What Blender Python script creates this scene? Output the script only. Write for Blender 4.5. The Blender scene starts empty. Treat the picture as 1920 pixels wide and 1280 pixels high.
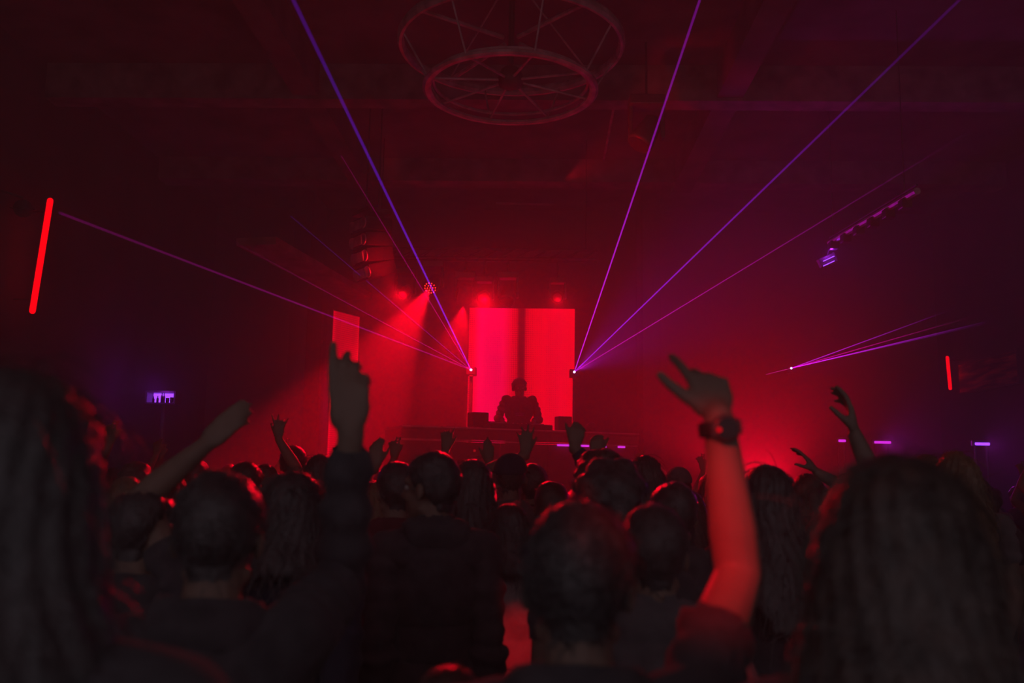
import bpy, bmesh, math, random
import numpy as np
from mathutils import Vector, Matrix, Euler

random.seed(7); np.random.seed(7)
sc = bpy.context.scene
col = sc.collection
PI = math.pi

# ------------------------------------------------------------------ camera
FPX = 1700.0                                   # focal length in pixels of the 1920x1280 frame
CAM = Vector((0.0, 0.0, 1.72))
PITCH, YAW, ROLL = math.radians(8.2), math.radians(1.7), math.radians(1.0)
_f = Vector((-math.sin(YAW)*math.cos(PITCH), math.cos(YAW)*math.cos(PITCH), math.sin(PITCH)))
_r = Vector((math.cos(YAW), math.sin(YAW), 0.0))
_u = _r.cross(_f)
CX = _r*math.cos(ROLL) + _u*math.sin(ROLL)
CY = -_r*math.sin(ROLL) + _u*math.cos(ROLL)
cam_d = bpy.data.cameras.new('camera'); cam = bpy.data.objects.new('camera', cam_d); col.objects.link(cam)
m4 = Matrix((CX, CY, -_f)).transposed().to_4x4(); m4.translation = CAM
cam.matrix_world = m4
cam_d.sensor_width = 36.0; cam_d.lens = FPX*36.0/1920.0
cam_d.clip_start = 0.05; cam_d.clip_end = 100
cam_d.dof.use_dof = True; cam_d.dof.focus_distance = 12.5; cam_d.dof.aperture_fstop = 2.6
sc.camera = cam

def at(px, py, Y):
    """the point of the room at depth Y that the photograph shows at pixel px, py"""
    d = _f + CX*((px-960.0)/FPX) + CY*((640.0-py)/FPX)
    return CAM + d*(Y/d.y)

# ------------------------------------------------------------------ world, exposure, sampling
w = bpy.data.worlds.new('ambient_lift'); sc.world = w; w.use_nodes = True
bgn = w.node_tree.nodes['Background']
bgn.inputs[0].default_value = (1.0, 0.86, 0.98, 1); bgn.inputs[1].default_value = 0.125  # even ambient from all round, put in to lift the blacks
sc.view_settings.view_transform = 'Standard'; sc.view_settings.look = 'None'
sc.view_settings.exposure = 0.0; sc.view_settings.gamma = 1.0; sc.view_settings.use_curve_mapping = False
cy = sc.cycles
cy.use_denoising = True
try: cy.denoiser = 'OPENIMAGEDENOISE'
except Exception: pass
cy.max_bounces = 3; cy.diffuse_bounces = 2; cy.glossy_bounces = 2; cy.volume_bounces = 0
cy.use_adaptive_sampling = True; cy.adaptive_threshold = 0.09
cy.transparent_max_bounces = 24; cy.caustics_reflective = False; cy.caustics_refractive = False
cy.sample_clamp_indirect = 2.0; cy.sample_clamp_direct = 0.0

def spot(name, loc, target, power, color, angle, blend=0.3, radius=0.04, parent=None):
    l = bpy.data.lights.new(name, 'SPOT'); l.energy = power; l.color = color
    l.spot_size = math.radians(angle); l.spot_blend = blend; l.shadow_soft_size = radius
    o = bpy.data.objects.new(name, l); col.objects.link(o)
    o.location = loc
    o.rotation_euler = (Vector(target)-Vector(loc)).to_track_quat('-Z', 'Y').to_euler()
    return o
def point(name, loc, power, color, radius=0.08):
    l = bpy.data.lights.new(name, 'POINT'); l.energy = power; l.color = color; l.shadow_soft_size = radius
    o = bpy.data.objects.new(name, l); col.objects.link(o); o.location = loc
    return o

RED = (1.0, 0.0, 0.012); PURP = (0.42, 0.02, 1.0); MAG = (0.85, 0.01, 0.75)

# lamps of the house and a few added ones: every one of them sits in a fixture built further down
P_BEAM = at(812, 531, 12.6); T_BEAM = at(612, 850, 9.8)     # lit moving head on the truss
P_WASHR = at(1440, 938, 12.6); T_WASHR = at(1412, 880, 10.6)  # red wash behind the crowd, right of the stage
P_LASL = at(883, 693, 13.6); P_LASR = at(1077, 697, 14.2)
P_LASF = at(1484, 690, 15.85)
def aim(a, b, k): return a + (b-a).normalized()*k
spot('beam_light', aim(P_BEAM, T_BEAM, 0.19), T_BEAM, 3900, RED, 29, 0.4, 0.035)
WASHES = [(at(760, 545, 12.6), at(545, 880, 6.0), 800, 36), (at(872, 552, 12.6), at(835, 800, 13.8), 900, 70),  # first wash is added to backlight the left crowd from a dark head
          (at(1045, 555, 12.6), at(1060, 900, 6.5), 190, 60), (at(908, 556, 12.6), at(860, 930, 5.5), 1000, 50)]
for a, b, p, g in WASHES: spot('wash_light', aim(a, b, 0.19), b, p, RED, g, 0.8, 0.02)
spot('floor_wash_light', aim(P_WASHR, T_WASHR, 0.19), T_WASHR, 3300, (1.0, 0.0, 0.02), 50, 0.9, 0.05)
spot('laser_glow', P_LASR + Vector((0.04, -0.1, 0.02)), at(1240, 590, 12.6), 210, (0.62, 0.01, 0.9), 52, 1.0, 0.03)
spot('laser_glow', P_LASF + Vector((0.0, -0.05, 0.02)), at(1800, 600, 11.0), 6, MAG, 40, 0.9, 0.03)
# two unseen red par cans, added to light the raised arm and pale shirt
P_SIDE = Vector((-1.2, -1.4, 3.2)); T_SIDE = at(1402, 1015, 1.58)
P_SIDE2 = Vector((0.5, -1.2, 3.8)); T_SIDE2 = at(980, 1190, 3.6)
spot('added_par_light', aim(P_SIDE, T_SIDE, 0.06), T_SIDE, 700, RED, 7.0, 0.9, 0.05)
spot('added_par_light', aim(P_SIDE2, T_SIDE2, 0.06), T_SIDE2, 650, RED, 2.8, 0.6, 0.03)

# ------------------------------------------------------------------ materials
def nodes(name):
    m = bpy.data.materials.new(name); m.use_nodes = True
    return m, m.node_tree.nodes, m.node_tree.links
def mat(name, color, rough=0.8, metal=0.0, var=0.25, scale=8.0, spec=0.3, bump=0.0, bscale=60.0, sheen=0.0):
    m, n, l = nodes(name); b = n['Principled BSDF']
    tc = n.new('ShaderNodeTexCoord'); nz = n.new('ShaderNodeTexNoise'); nz.inputs['Scale'].default_value = scale
    nz.inputs['Detail'].default_value = 4
    cr = n.new('ShaderNodeValToRGB')
    c = color
    cr.color_ramp.elements[0].position = 0.3; cr.color_ramp.elements[1].position = 0.7
    cr.color_ramp.elements[0].color = (c[0]*(1-var), c[1]*(1-var), c[2]*(1-var), 1)
    cr.color_ramp.elements[1].color = (min(1, c[0]*(1+var)), min(1, c[1]*(1+var)), min(1, c[2]*(1+var)), 1)
    l.new(tc.outputs['Object'], nz.inputs['Vector']); l.new(nz.outputs['Fac'], cr.inputs[0]); l.new(cr.outputs[0], b.inputs['Base Color'])
    b.inputs['Roughness'].default_value = rough; b.inputs['Metallic'].default_value = metal
    b.inputs['Specular IOR Level'].default_value = spec
    if sheen: b.inputs['Sheen Weight'].default_value = sheen
    if bump:
        n2 = n.new('ShaderNodeTexNoise'); n2.inputs['Scale'].default_value = bscale; n2.inputs['Detail'].default_value = 3
        bp = n.new('ShaderNodeBump'); bp.inputs['Strength'].default_value = bump; bp.inputs['Distance'].default_value = 0.01
        l.new(tc.outputs['Object'], n2.inputs['Vector']); l.new(n2.outputs['Fac'], bp.inputs['Height']); l.new(bp.outputs[0], b.inputs['Normal'])
    return m
def emit(name, color, strength, sample=True):
    m, n, l = nodes(name); n.remove(n['Principled BSDF'])
    e = n.new('ShaderNodeEmission'); e.inputs[0].default_value = (*color, 1); e.inputs[1].default_value = strength
    l.new(e.outputs[0], n['Material Output'].inputs[0])
    if not sample: m.cycles.emission_sampling = 'NONE'
    return m

M = {}
M['wall'] = mat('dark_plaster', (0.10, 0.085, 0.09), 0.9, scale=1.3, bump=0.3, bscale=25)
M['backwall'] = mat('stage_black_drape', (0.10, 0.07, 0.07), 0.85, scale=2.0, bump=0.3, bscale=8)
M['ceiling'] = mat('painted_ceiling', (0.15, 0.11, 0.115), 0.8, scale=1.6, var=0.45, bump=0.4, bscale=9)
M['floor'] = mat('concrete_floor', (0.07, 0.065, 0.065), 0.5, scale=3)
M['beam'] = mat('painted_beam', (0.24, 0.18, 0.18), 0.6, scale=4, var=0.5)
M['metal'] = mat('black_metal', (0.10, 0.09, 0.09), 0.4, 0.3, spec=0.5)
M['steel'] = mat('painted_steel', (0.52, 0.42, 0.42), 0.4, 0.3, spec=0.5, var=0.4)
M['plastic'] = mat('black_plastic', (0.035, 0.033, 0.035), 0.45, spec=0.4)
M['wood'] = mat('booth_laminate', (0.16, 0.09, 0.09), 0.45, scale=5, spec=0.4)
M['skin'] = mat('skin', (0.29, 0.19, 0.15), 0.5, var=0.1, scale=12, spec=0.35)
M['skin2'] = mat('skin_tan', (0.24, 0.15, 0.11), 0.5, var=0.1, scale=12, spec=0.35)
M['hair'] = mat('dark_hair', (0.070, 0.060, 0.062), 0.32, var=0.4, scale=40, spec=1.0, bump=0.5, bscale=170, sheen=0.08)
M['hair2'] = mat('brown_hair', (0.085, 0.05, 0.04), 0.32, var=0.4, scale=40, spec=1.0, bump=0.5, bscale=170, sheen=0.08)
M['hair3'] = mat('fair_hair', (0.30, 0.19, 0.11), 0.34, var=0.3, scale=40, spec=0.9, bump=0.5, bscale=170, sheen=0.08)
M['black'] = mat('black_cloth', (0.10, 0.09, 0.10), 0.95, var=0.2, scale=20, spec=0.1, bump=0.3, bscale=300, sheen=0.12)
M['navy'] = mat('dark_blue_cloth', (0.06, 0.06, 0.09), 0.95, var=0.2, scale=20, spec=0.1, bump=0.3, bscale=300, sheen=0.12)
M['grey'] = mat('grey_cloth', (0.17, 0.15, 0.16), 0.95, var=0.2, scale=20, spec=0.1, bump=0.3, bscale=300, sheen=0.12)
M['white'] = mat('pale_cloth', (0.62, 0.56, 0.56), 0.9, var=0.1, scale=20, spec=0.1, bump=0.3, bscale=300)
M['maroon'] = mat('wine_cloth', (0.16, 0.05, 0.06), 0.95, var=0.2, scale=20, spec=0.1, bump=0.3, bscale=300)
M['denim'] = mat('dark_denim', (0.05, 0.055, 0.075), 0.9, var=0.3, scale=60, spec=0.1)
M['leather'] = mat('black_leather', (0.03, 0.028, 0.028), 0.5, spec=0.4)
M['eye'] = mat('eye_white', (0.7, 0.68, 0.66), 0.2, spec=0.5)
M['glass'] = mat('dark_glass', (0.02, 0.02, 0.025), 0.08, spec=0.6)
M['redtube'] = emit('red_tube_light', (1.0, 0.0, 0.004), 1.6)
M['redlens'] = emit('red_lens', (1.0, 0.016, 0.01), 4.0)
M['reddim'] = emit('dim_red_lens', (1.0, 0.01, 0.02), 0.35, False)
M['redglint'] = emit('red_glint', (1.0, 0.0, 0.01), 0.8, False)
M['redfaint'] = emit('faint_red_lens', (1.0, 0.0, 0.01), 0.10, False)
M['purlens'] = emit('purple_led', (0.30, 0.05, 1.0), 2.8, False)
M['maglens'] = emit('magenta_led', (0.75, 0.03, 0.85), 1.3, False)
M['laserlens'] = emit('laser_aperture', (0.65, 0.45, 1.0), 6.0, False)

# ------------------------------------------------------------------ mesh helpers
def link(name, me, m=None, parent=None, smooth=False):
    o = bpy.data.objects.new(name, me); col.objects.link(o)
    if m is not None and not me.materials: me.materials.append(m)
    if parent is not None: o.parent = parent
    if smooth: me.polygons.foreach_set('use_smooth', [True]*len(me.polygons))
    return o
def tag(o, label=None, cat=None, group=None, kind=None):
    if label: o['label'] = label
    if cat: o['category'] = cat
    if group: o['group'] = group
    if kind: o['kind'] = kind
    return o
def empty(name, loc, rz=0.0):
    o = bpy.data.objects.new(name, None); col.objects.link(o); o.location = loc; o.rotation_euler = (0, 0, rz)
    o.empty_display_size = 0.1
    return o
class MB:
    def __init__(s): s.v = []; s.f = []
    def add(s, v, f):
        k = len(s.v); s.v += [tuple(p) for p in v]; s.f += [tuple(i+k for i in q) for q in f]; return s
    def box(s, c, d, R=None, bev=0.0):
        x, y, z = d[0]/2, d[1]/2, d[2]/2; R = R or Matrix.Identity(3); c = Vector(c)
        if bev <= 0:
            P = [(-x,-y,-z),(x,-y,-z),(x,y,-z),(-x,y,-z),(-x,-y,z),(x,-y,z),(x,y,z),(-x,y,z)]
            F = [(3,2,1,0),(4,5,6,7),(0,1,5,4),(1,2,6,5),(2,3,7,6),(3,0,4,7)]
        else:
            bm = bmesh.new(); bmesh.ops.create_cube(bm, size=1.0, matrix=Matrix.Diagonal((d[0], d[1], d[2], 1)))
            bmesh.ops.bevel(bm, geom=bm.edges[:], offset=bev, segments=2, affect='EDGES', profile=0.5)
            bm.verts.index_update(); P = [v.co.copy() for v in bm.verts]; F = [[v.index for v in f.verts] for f in bm.faces]; bm.free()
        return s.add([c + R @ Vector(p) for p in P], F)
    def tube(s, pts, r, n=10, caps=True):
        pts = [Vector(p) for p in pts]; rr = r if isinstance(r, (list, tuple)) else [r]*len(pts)
        V = []; F = []
        e = None
        for i, p in enumerate(pts):
            t = (pts[min(i+1, len(pts)-1)] - pts[max(i-1, 0)]).normalized()
            if e is None: e = t.orthogonal().normalized()
            e = (e - t*e.dot(t)).normalized(); g = t.cross(e)
            for k in range(n):
                a = 2*PI*k/n; V.append(p + (e*math.cos(a) + g*math.sin(a))*rr[i])
        for i in range(len(pts)-1):
            for k in range(n): F.append((i*n+k, i*n+(k+1) % n, (i+1)*n+(k+1) % n, (i+1)*n+k))
        if caps:
            F.append(tuple(range(n-1, -1, -1))); F.append(tuple((len(pts)-1)*n+k for k in range(n)))
        return s.add(V, F)
    def ring(s, c, R, r, n=72, m=8, flat=1.0, ax=None):
        V = []; F = []; c = Vector(c); A = ax or Matrix.Identity(3)
        for i in range(n):
            a = 2*PI*i/n
            for k in range(m):
                b = 2*PI*k/m + PI/m; q = R + r*math.cos(b)
                V.append(c + A @ Vector((q*math.cos(a), q*math.sin(a), r*flat*math.sin(b))))
        for i in range(n):
            for k in range(m): F.append((i*m+k, ((i+1) % n)*m+k, ((i+1) % n)*m+(k+1) % m, i*m+(k+1) % m))
        return s.add(V, F)
    def lathe(s, prof, c, A=None, n=20):
        A = A or Matrix.Identity(3); c = Vector(c); V = []; F = []
        for (r, z) in prof:
            for k in range(n):
                a = 2*PI*k/n; V.append(c + A @ Vector((r*math.cos(a), r*math.sin(a), z)))
        for i in range(len(prof)-1):
            for k in range(n): F.append((i*n+k, i*n+(k+1) % n, (i+1)*n+(k+1) % n, (i+1)*n+k))
        F.append(tuple(range(n-1, -1, -1))); F.append(tuple((len(prof)-1)*n+k for k in range(n)))
        return s.add(V, F)
    def mesh(s, name):
        me = bpy.data.meshes.new(name); me.from_pydata(s.v, [], s.f); me.update(); return me
    def build(s, name, m, parent=None, smooth=False): return link(name, s.mesh(name), m, parent, smooth)
def zto(d):
    """rotation taking local +Z to direction d"""
    return Vector(d).to_track_quat('Z', 'Y').to_matrix()

# ------------------------------------------------------------------ the room
XL, XR, YB, ZC, YF = -6.0, 7.1, 16.2, 6.5, -1.6
def struct(name, mb, m): return tag(mb.build(name, m), kind='structure')
struct('floor', MB().box(((XL+XR)/2, (YB+YF)/2, -0.05), (XR-XL, YB-YF, 0.1)), M['floor'])
struct('ceiling', MB().box(((XL+XR)/2, (YB+YF)/2, ZC+0.05), (XR-XL, YB-YF, 0.1)), M['ceiling'])
struct('wall_left', MB().box((XL-0.05, (YB+YF)/2, ZC/2), (0.1, YB-YF, ZC)), M['wall'])
struct('wall_right', MB().box((XR+0.05, (YB+YF)/2, ZC/2), (0.1, YB-YF, ZC)), M['wall'])
struct('wall_back', MB().box(((XL+XR)/2, YB+0.05, ZC/2), (XR-XL, 0.1, ZC)), M['backwall'])
# ceiling beams: two long ones towards the stage, cross beams between and beyond them
struct('trim_1', MB().box((-2.8, 6.2, ZC-0.20), (0.30, 15.2, 0.40)), M['ceiling'])
struct('trim_2', MB().box((2.2, 6.2, ZC-0.20), (0.30, 15.2, 0.40)), M['ceiling'])
struct('trim_3', MB().box((0.55, 10.3, ZC-0.22), (13.0, 0.28, 0.44)), M['beam'])
struct('trim_4', MB().box((0.55, 13.6, ZC-0.18), (13.0, 0.35, 0.36)), M['beam'])
struct('trim_5', MB().box((0.55, 5.8, ZC-0.22), (13.0, 0.28, 0.44)), M['beam'])
# sloping soffit panel over the left of the stage, pillar edges either side of it
_a, _b = at(480, 452, 11.2), at(668, 556, 14.6); _d = _b-_a
struct('trim_6', MB().box((_a+_b)/2, (0.55, _d.length, 0.10), R=_d.to_track_quat('Y', 'Z').to_matrix()), M['beam'])
struct('trim_7', MB().box((at(568, 700, 15.0).x-0.15, 15.6, ZC/2), (0.3, 1.0, ZC)), M['wall'])
struct('trim_8', MB().box((at(1224, 700, 15.0).x, 15.6, ZC/2), (0.3, 1.0, ZC)), M['wall'])

# ------------------------------------------------------------------ stage, screens, booth
stage = empty('stage_platform', (at(975, 800, 14).x, 14.1, 0)); SX = stage.location.x
STZ = 1.29
MB().box((0, 0, STZ-0.05), (8.2, 4.1, 0.1)).build('deck', M['wood'], stage)
for i in range(6):
    MB().box((-8.2/2+8.2/6*(i+0.5), -2.0, (STZ-0.1)/2), (8.2/6-0.02, 0.06, STZ-0.1)).build('front_panel', M['plastic'], stage)
tag(stage, 'raised stage platform hidden behind the crowd under the booth', 'stage')

def screen_mat(name, stripe, dark, pink):
    m, n, l = nodes(name); n.remove(n['Principled BSDF'])
    tc = n.new('ShaderNodeTexCoord'); sp = n.new('ShaderNodeSeparateXYZ'); l.new(tc.outputs['Generated'], sp.inputs[0])
    r1 = n.new('ShaderNodeValToRGB'); e = r1.color_ramp.elements
    e[0].position = 0.0; e[0].color = (0.55, 0.0, 0.012, 1); e[1].position = 1.0; e[1].color = (0.95, 0.0, 0.012, 1)
    for p, c in stripe:
        q = e.new(p); q.color = (*c, 1)
    l.new(sp.outputs[0], r1.inputs[0])
    # columns and rows of diodes
    def wave(sock, k):
        a = n.new('ShaderNodeMath'); a.operation = 'MULTIPLY'; a.inputs[1].default_value = k; l.new(sock, a.inputs[0])
        b = n.new('ShaderNodeMath'); b.operation = 'SINE'; l.new(a.outputs[0], b.inputs[0])
        c = n.new('ShaderNodeMath'); c.operation = 'MULTIPLY_ADD'; c.inputs[1].default_value = 0.20; c.inputs[2].default_value = 0.80; l.new(b.outputs[0], c.inputs[0])
        return c.outputs[0]
    x = wave(sp.outputs[0], 2*PI*58); z = wave(sp.outputs[2], 2*PI*90)
    mu = n.new('ShaderNodeMath'); mu.operation = 'MULTIPLY'; l.new(x, mu.inputs[0]); l.new(z, mu.inputs[1])
    nz = n.new('ShaderNodeTexNoise'); nz.inputs['Scale'].default_value = 1.0; nz.inputs['Detail'].default_value = 2
    mp = n.new('ShaderNodeMapping'); mp.inputs['Scale'].default_value = (26, 1, 0.6); l.new(tc.outputs['Generated'], mp.inputs[0]); l.new(mp.outputs[0], nz.inputs['Vector'])
    ma = n.new('ShaderNodeMath'); ma.operation = 'MULTIPLY_ADD'; ma.inputs[1].default_value = 0.5; ma.inputs[2].default_value = 0.78; l.new(nz.outputs['Fac'], ma.inputs[0])
    m2 = n.new('ShaderNodeMath'); m2.operation = 'MULTIPLY'; l.new(mu.outputs[0], m2.inputs[0]); l.new(ma.outputs[0], m2.inputs[1])
    m3 = n.new('ShaderNodeMath'); m3.operation = 'MULTIPLY'; m3.inputs[1].default_value = dark; l.new(m2.outputs[0], m3.inputs[0])
    em = n.new('ShaderNodeEmission'); l.new(r1.outputs[0], em.inputs[0]); l.new(m3.outputs[0], em.inputs[1])
    l.new(em.outputs[0], n['Material Output'].inputs[0])
    return m
M['screen'] = screen_mat('led_screen_red', [(0.05, (0.80, 0, 0.02)), (0.10, (0.95, 0, 0.075)), (0.30, (0.92, 0.0, 0.07)), (0.40, (0.80, 0, 0.02)), (0.455, (0.50, 0, 0.008)),
                                 (0.475, (0.10, 0, 0.003)), (0.52, (0.08, 0, 0.003)), (0.54, (0.62, 0, 0.010)), (0.62, (0.85, 0.0, 0.012)), (0.85, (0.90, 0.0, 0.02))], 2.05, 0)
M['screen2'] = screen_mat('led_banner_red', [(0.04, (0.9, 0.0, 0.02)), (0.12, (0.60, 0, 0.012)), (0.9, (0.62, 0, 0.012))], 1.5, 0)

def led_screen(name, pl, pr, z0, z1, m, label):
    """upright LED wall whose front runs from pl to pr"""
    pl = Vector((pl.x, pl.y, 0)); pr = Vector((pr.x, pr.y, 0)); d = pr-pl; W = d.length
    r = empty(name, (pl+pr)/2 + Vector((0, 0, z0)), math.atan2(d.y, d.x)); h = z1-z0
    MB().box((0, 0.0, h/2), (W, 0.03, h)).build('display', m, r)
    MB().box((0, 0.085, h/2), (W+0.03, 0.13, h+0.03)).build('cabinet', M['plastic'], r)
    for s in (-1, 1): MB().box((s*(W/2+0.012), 0.03, h/2), (0.022, 0.10, h+0.03)).build('frame_edge', M['metal'], r)
    return tag(r, label, 'screen')
led_screen('led_screen', at(878, 690, 15.0), at(1077, 690, 15.0), STZ, at(978, 578, 15.0).z, M['screen'],
           'large upright LED screen glowing red behind the DJ with a dark central stripe')
led_screen('led_screen', at(621, 640, 13.9), at(671, 640, 14.5), STZ, at(640, 586, 14.1).z, M['screen2'],
           'narrow red LED panel at the left of the stage, partly behind the raised hand')

# DJ booth: runs slightly away from the camera towards the right
BL, BR = at(752, 800, 11.7), at(1196, 818, 13.1)
bd = Vector((BR.x-BL.x, BR.y-BL.y, 0)); BW = bd.length; BTZ = (at(760, 795, 11.7).z + at(1190, 815, 13.1).z)/2
booth = empty('dj_booth', ((BL.x+BR.x)/2, (BL.y+BR.y)/2, STZ), math.atan2(bd.y, bd.x))
hh = BTZ - STZ
MB().box((0, 0.42, hh-0.02), (BW, 0.90, 0.04), bev=0.008).build('worktop', M['wood'], booth)
MB().box((0, -0.035, hh-0.005), (BW, 0.012, 0.02)).build('edge_trim', M['steel'], booth)
MB().box((0, -0.01, hh-0.10), (BW, 0.03, 0.12)).build('fascia', M['wood'], booth)
MB().box((0, 0.0, hh-0.175), (BW-0.02, 0.02, 0.02)).build('lower_rail', M['steel'], booth)
for i in range(5):
    MB().box((-BW/2+BW/5*(i+0.5), 0.05, (hh-0.19)/2), (BW/5-0.012, 0.03, hh-0.19)).build('front_panel', M['wood'], booth)
for s in (-1, 1): MB().box((s*(BW/2-0.02), 0.42, (hh-0.04)/2), (0.04, 0.84, hh-0.04)).build('side_panel', M['wood'], booth)
def bx_of(px):   # place along the booth of a pixel column
    t = (px-752)/(1196-752); z = 1/( (1-t)/11.7 + t/13.1 ); return -BW/2 + BW*((t*z/13.1))
for (x0, x1, k) in ((1045, 1070, 'maglens'), (1072, 1104, 'maglens'), (1110, 1136, 'purlens'), (1158, 1171, 'maglens')):
    a, b = bx_of(x0), bx_of(x1)
    MB().box(((a+b)/2, -0.016, hh-0.195), (b-a, 0.012, 0.026)).build('led_strip', M[k], booth)
MB().box((bx_of(891), -0.012, hh-0.30), (0.03, 0.012, 0.03)).build('glow_dot', M['reddim'], booth)
tag(booth, 'long dark DJ booth with purple light strips under its worktop', 'DJ booth')
BI = booth.matrix_basis

def on_booth(px, dy): return BI @ Vector((bx_of(px), dy, hh))
def monitor(px, wpx, hpx, Yb, rz, label):
    p = on_booth(px, 0.62); s = p.y/FPX; W, H = wpx*s, hpx*s
    r = empty('monitor_speaker', p, booth.rotation_euler.z + rz)
    MB().box((0, 0, 0.03+H/2), (W, W*0.9, H-0.03), bev=0.012).build('cabinet', M['plastic'], r)
    MB().box((0, 0, 0.016), (W*0.75, W*0.7, 0.032)).build('stand_foot', M['metal'], r)
    MB().lathe([(W*0.34, 0), (W*0.34, 0.012), (W*0.28, 0.02), (W*0.1, 0.004)], (0, W*0.45, 0.03+H*0.40), zto((0, 1, 0))).build('woofer', M['metal'], r)
    MB().lathe([(W*0.12, 0), (W*0.12, 0.012), (W*0.03, 0.016)], (0, W*0.45, 0.03+H*0.8), zto((0, 1, 0))).build('tweeter', M['metal'], r)
    tag(r, label, 'speaker')
monitor(926, 32, 31, 12.5, PI*0.02, 'boxy monitor speaker on the booth, left of the DJ')
monitor(1092, 27, 29, 13.2, -0.1, 'smaller monitor speaker on the booth, right of the DJ')
def deck(px, label, mixer=False):
    p = on_booth(px, 0.40); r = empty('mixer' if mixer else 'media_player', p, booth.rotation_euler.z)
    MB().box((0, 0, 0.045), (0.31, 0.38, 0.09), bev=0.01).build('body', M['plastic'], r)
    if mixer:
        for i in range(4):
            for j in range(4): MB().lathe([(0.011, 0), (0.009, 0.022)], (-0.1+0.066*i, -0.02+0.05*j, 0.09), n=8).build('knob', M['metal'], r)
        for i in range(4): MB().box((-0.1+0.066*i, -0.12, 0.097), (0.012, 0.03, 0.014)).build('fader', M['steel'], r)
    else:
        MB().lathe([(0.1, 0), (0.1, 0.012), (0.09, 0.018)], (0, 0.0, 0.09)).build('jog_wheel', M['steel'], r)
        MB().box((0, 0.145, 0.105), (0.2, 0.08, 0.012), R=Matrix.Rotation(-0.4, 3, 'X')).build('display', M['glass'], r)
    tag(r, label, 'DJ mixer' if mixer else 'DJ player')
deck(952, 'flat black media player on the booth just left of the DJ')
deck(990, 'low black mixer on the booth directly before the DJ', True)
deck(1030, 'flat black media player on the booth just right of the DJ')
p = on_booth(1125, 0.35)
r = empty('stage_light', p, 0.3)
MB().lathe([(0.06, 0), (0.07, 0.02), (0.07, 0.11), (0.04, 0.14)], (0, 0, 0.06), zto((0.2, -0.9, 0.35))).build('can', M['metal'], r)
MB().box((0, 0.02, 0.02), (0.12, 0.10, 0.04)).build('base', M['metal'], r)
tag(r, 'small black lamp standing at the right end of the booth', 'stage light')

# ------------------------------------------------------------------ lasers
def beam_mat(name, color, s0, s1, mid=None):  # laser light in the haze painted as emission, fading along the tube
    m, n, l = nodes(name); n.remove(n['Principled BSDF'])
    tc = n.new('ShaderNodeTexCoord'); sp = n.new('ShaderNodeSeparateXYZ'); l.new(tc.outputs['Generated'], sp.inputs[0])
    rp = n.new('ShaderNodeMapRange'); rp.inputs[3].default_value = s0; rp.inputs[4].default_value = s1; rp.interpolation_type = 'SMOOTHSTEP'
    l.new(sp.outputs[2], rp.inputs[0])
    e = n.new('ShaderNodeEmission'); e.inputs[0].default_value = (*color, 1); l.new(rp.outputs[0], e.inputs[1])
    t = n.new('ShaderNodeBsdfTransparent'); a = n.new('ShaderNodeAddShader')
    l.new(e.outputs[0], a.inputs[0]); l.new(t.outputs[0], a.inputs[1]); l.new(a.outputs[0], n['Material Output'].inputs[0])
    m.cycles.emission_sampling = 'NONE'
    return m
def laser_unit(name, p, beams, label, rz=0.0, group=None):
    r = empty(name, p + Vector((0, 0, -0.075)), rz)
    MB().box((0, 0.11, 0.06), (0.15, 0.20, 0.12), bev=0.01).build('housing', M['plastic'], r)
    MB().box((0, 0.10, -0.012), (0.05, 0.16, 0.02)).build('bracket', M['metal'], r)
    MB().lathe([(0.020, 0), (0.018, 0.006), (0.008, 0.008)], (0, 0.012, 0.075), zto((0, -1, 0)), n=12).build('aperture', M['laserlens'], r)
    inv = Matrix.Rotation(-rz, 3, 'Z')
    for (q, colr, s0, s1, rad) in beams:
        d = q-p; L = d.length
        me = MB().tube([(0, 0, L*i/12) for i in range(13)], rad, 8, caps=False).mesh('laser_beam')
        o = link('laser_beam', me, beam_mat('beam_light_%d' % len(bpy.data.materials), colr, s0, s1), r, True)
        o.location = inv @ (p-r.location); o.rotation_mode = 'QUATERNION'; o.rotation_quaternion = inv.to_quaternion() @ d.to_track_quat('Z', 'Y')
        o.visible_shadow = True
    if p.y > 15: MB().box((0, (YB-p.y)/2+0.10, 0.06), (0.06, YB-p.y-0.18, 0.06)).build('wall_bracket', M['metal'], r)
    return tag(r, label, 'laser', group)
V1, V2, V3 = (0.16, 0.012, 0.75), (0.50, 0.01, 0.75), (0.55, 0.0, 0.25)
def ext(p, q, k): return p + (q-p)*k
laser_unit('laser_projector', P_LASL, [
    (ext(P_LASL, at(550, 0, 3.2), 1.06), V1, 0.75, 0.055, 0.0075), (at(640, 292, 8.5), V3, 0.45, 0.05, 0.005),
    (at(112, 399, 5.0), (0.50, 0.005, 0.36), 0.26, 0.05, 0.0080), (at(395, 430, 9.0), (0.55, 0.005, 0.30), 0.32, 0.008, 0.0055),
    (at(545, 405, 10.0), V1, 0.16, 0.03, 0.005)],
    'small laser projector at the left edge of the screen, throwing violet beams left')
laser_unit('laser_projector', P_LASR, [
    (ext(P_LASR, at(1312, 0, 4.8), 1.08), V2, 0.85, 0.08, 0.0070), (at(1805, -6, 4.6), (0.27, 0.01, 0.75), 0.7, 0.03, 0.0070),
    (at(1820, 245, 7.5), (0.50, 0.005, 0.45), 0.55, 0.008, 0.0060), (at(1250, 618, 11.0), V2, 0.10, 0.01, 0.004)],
    'small laser projector at the right edge of the screen, throwing violet beams right')
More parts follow.
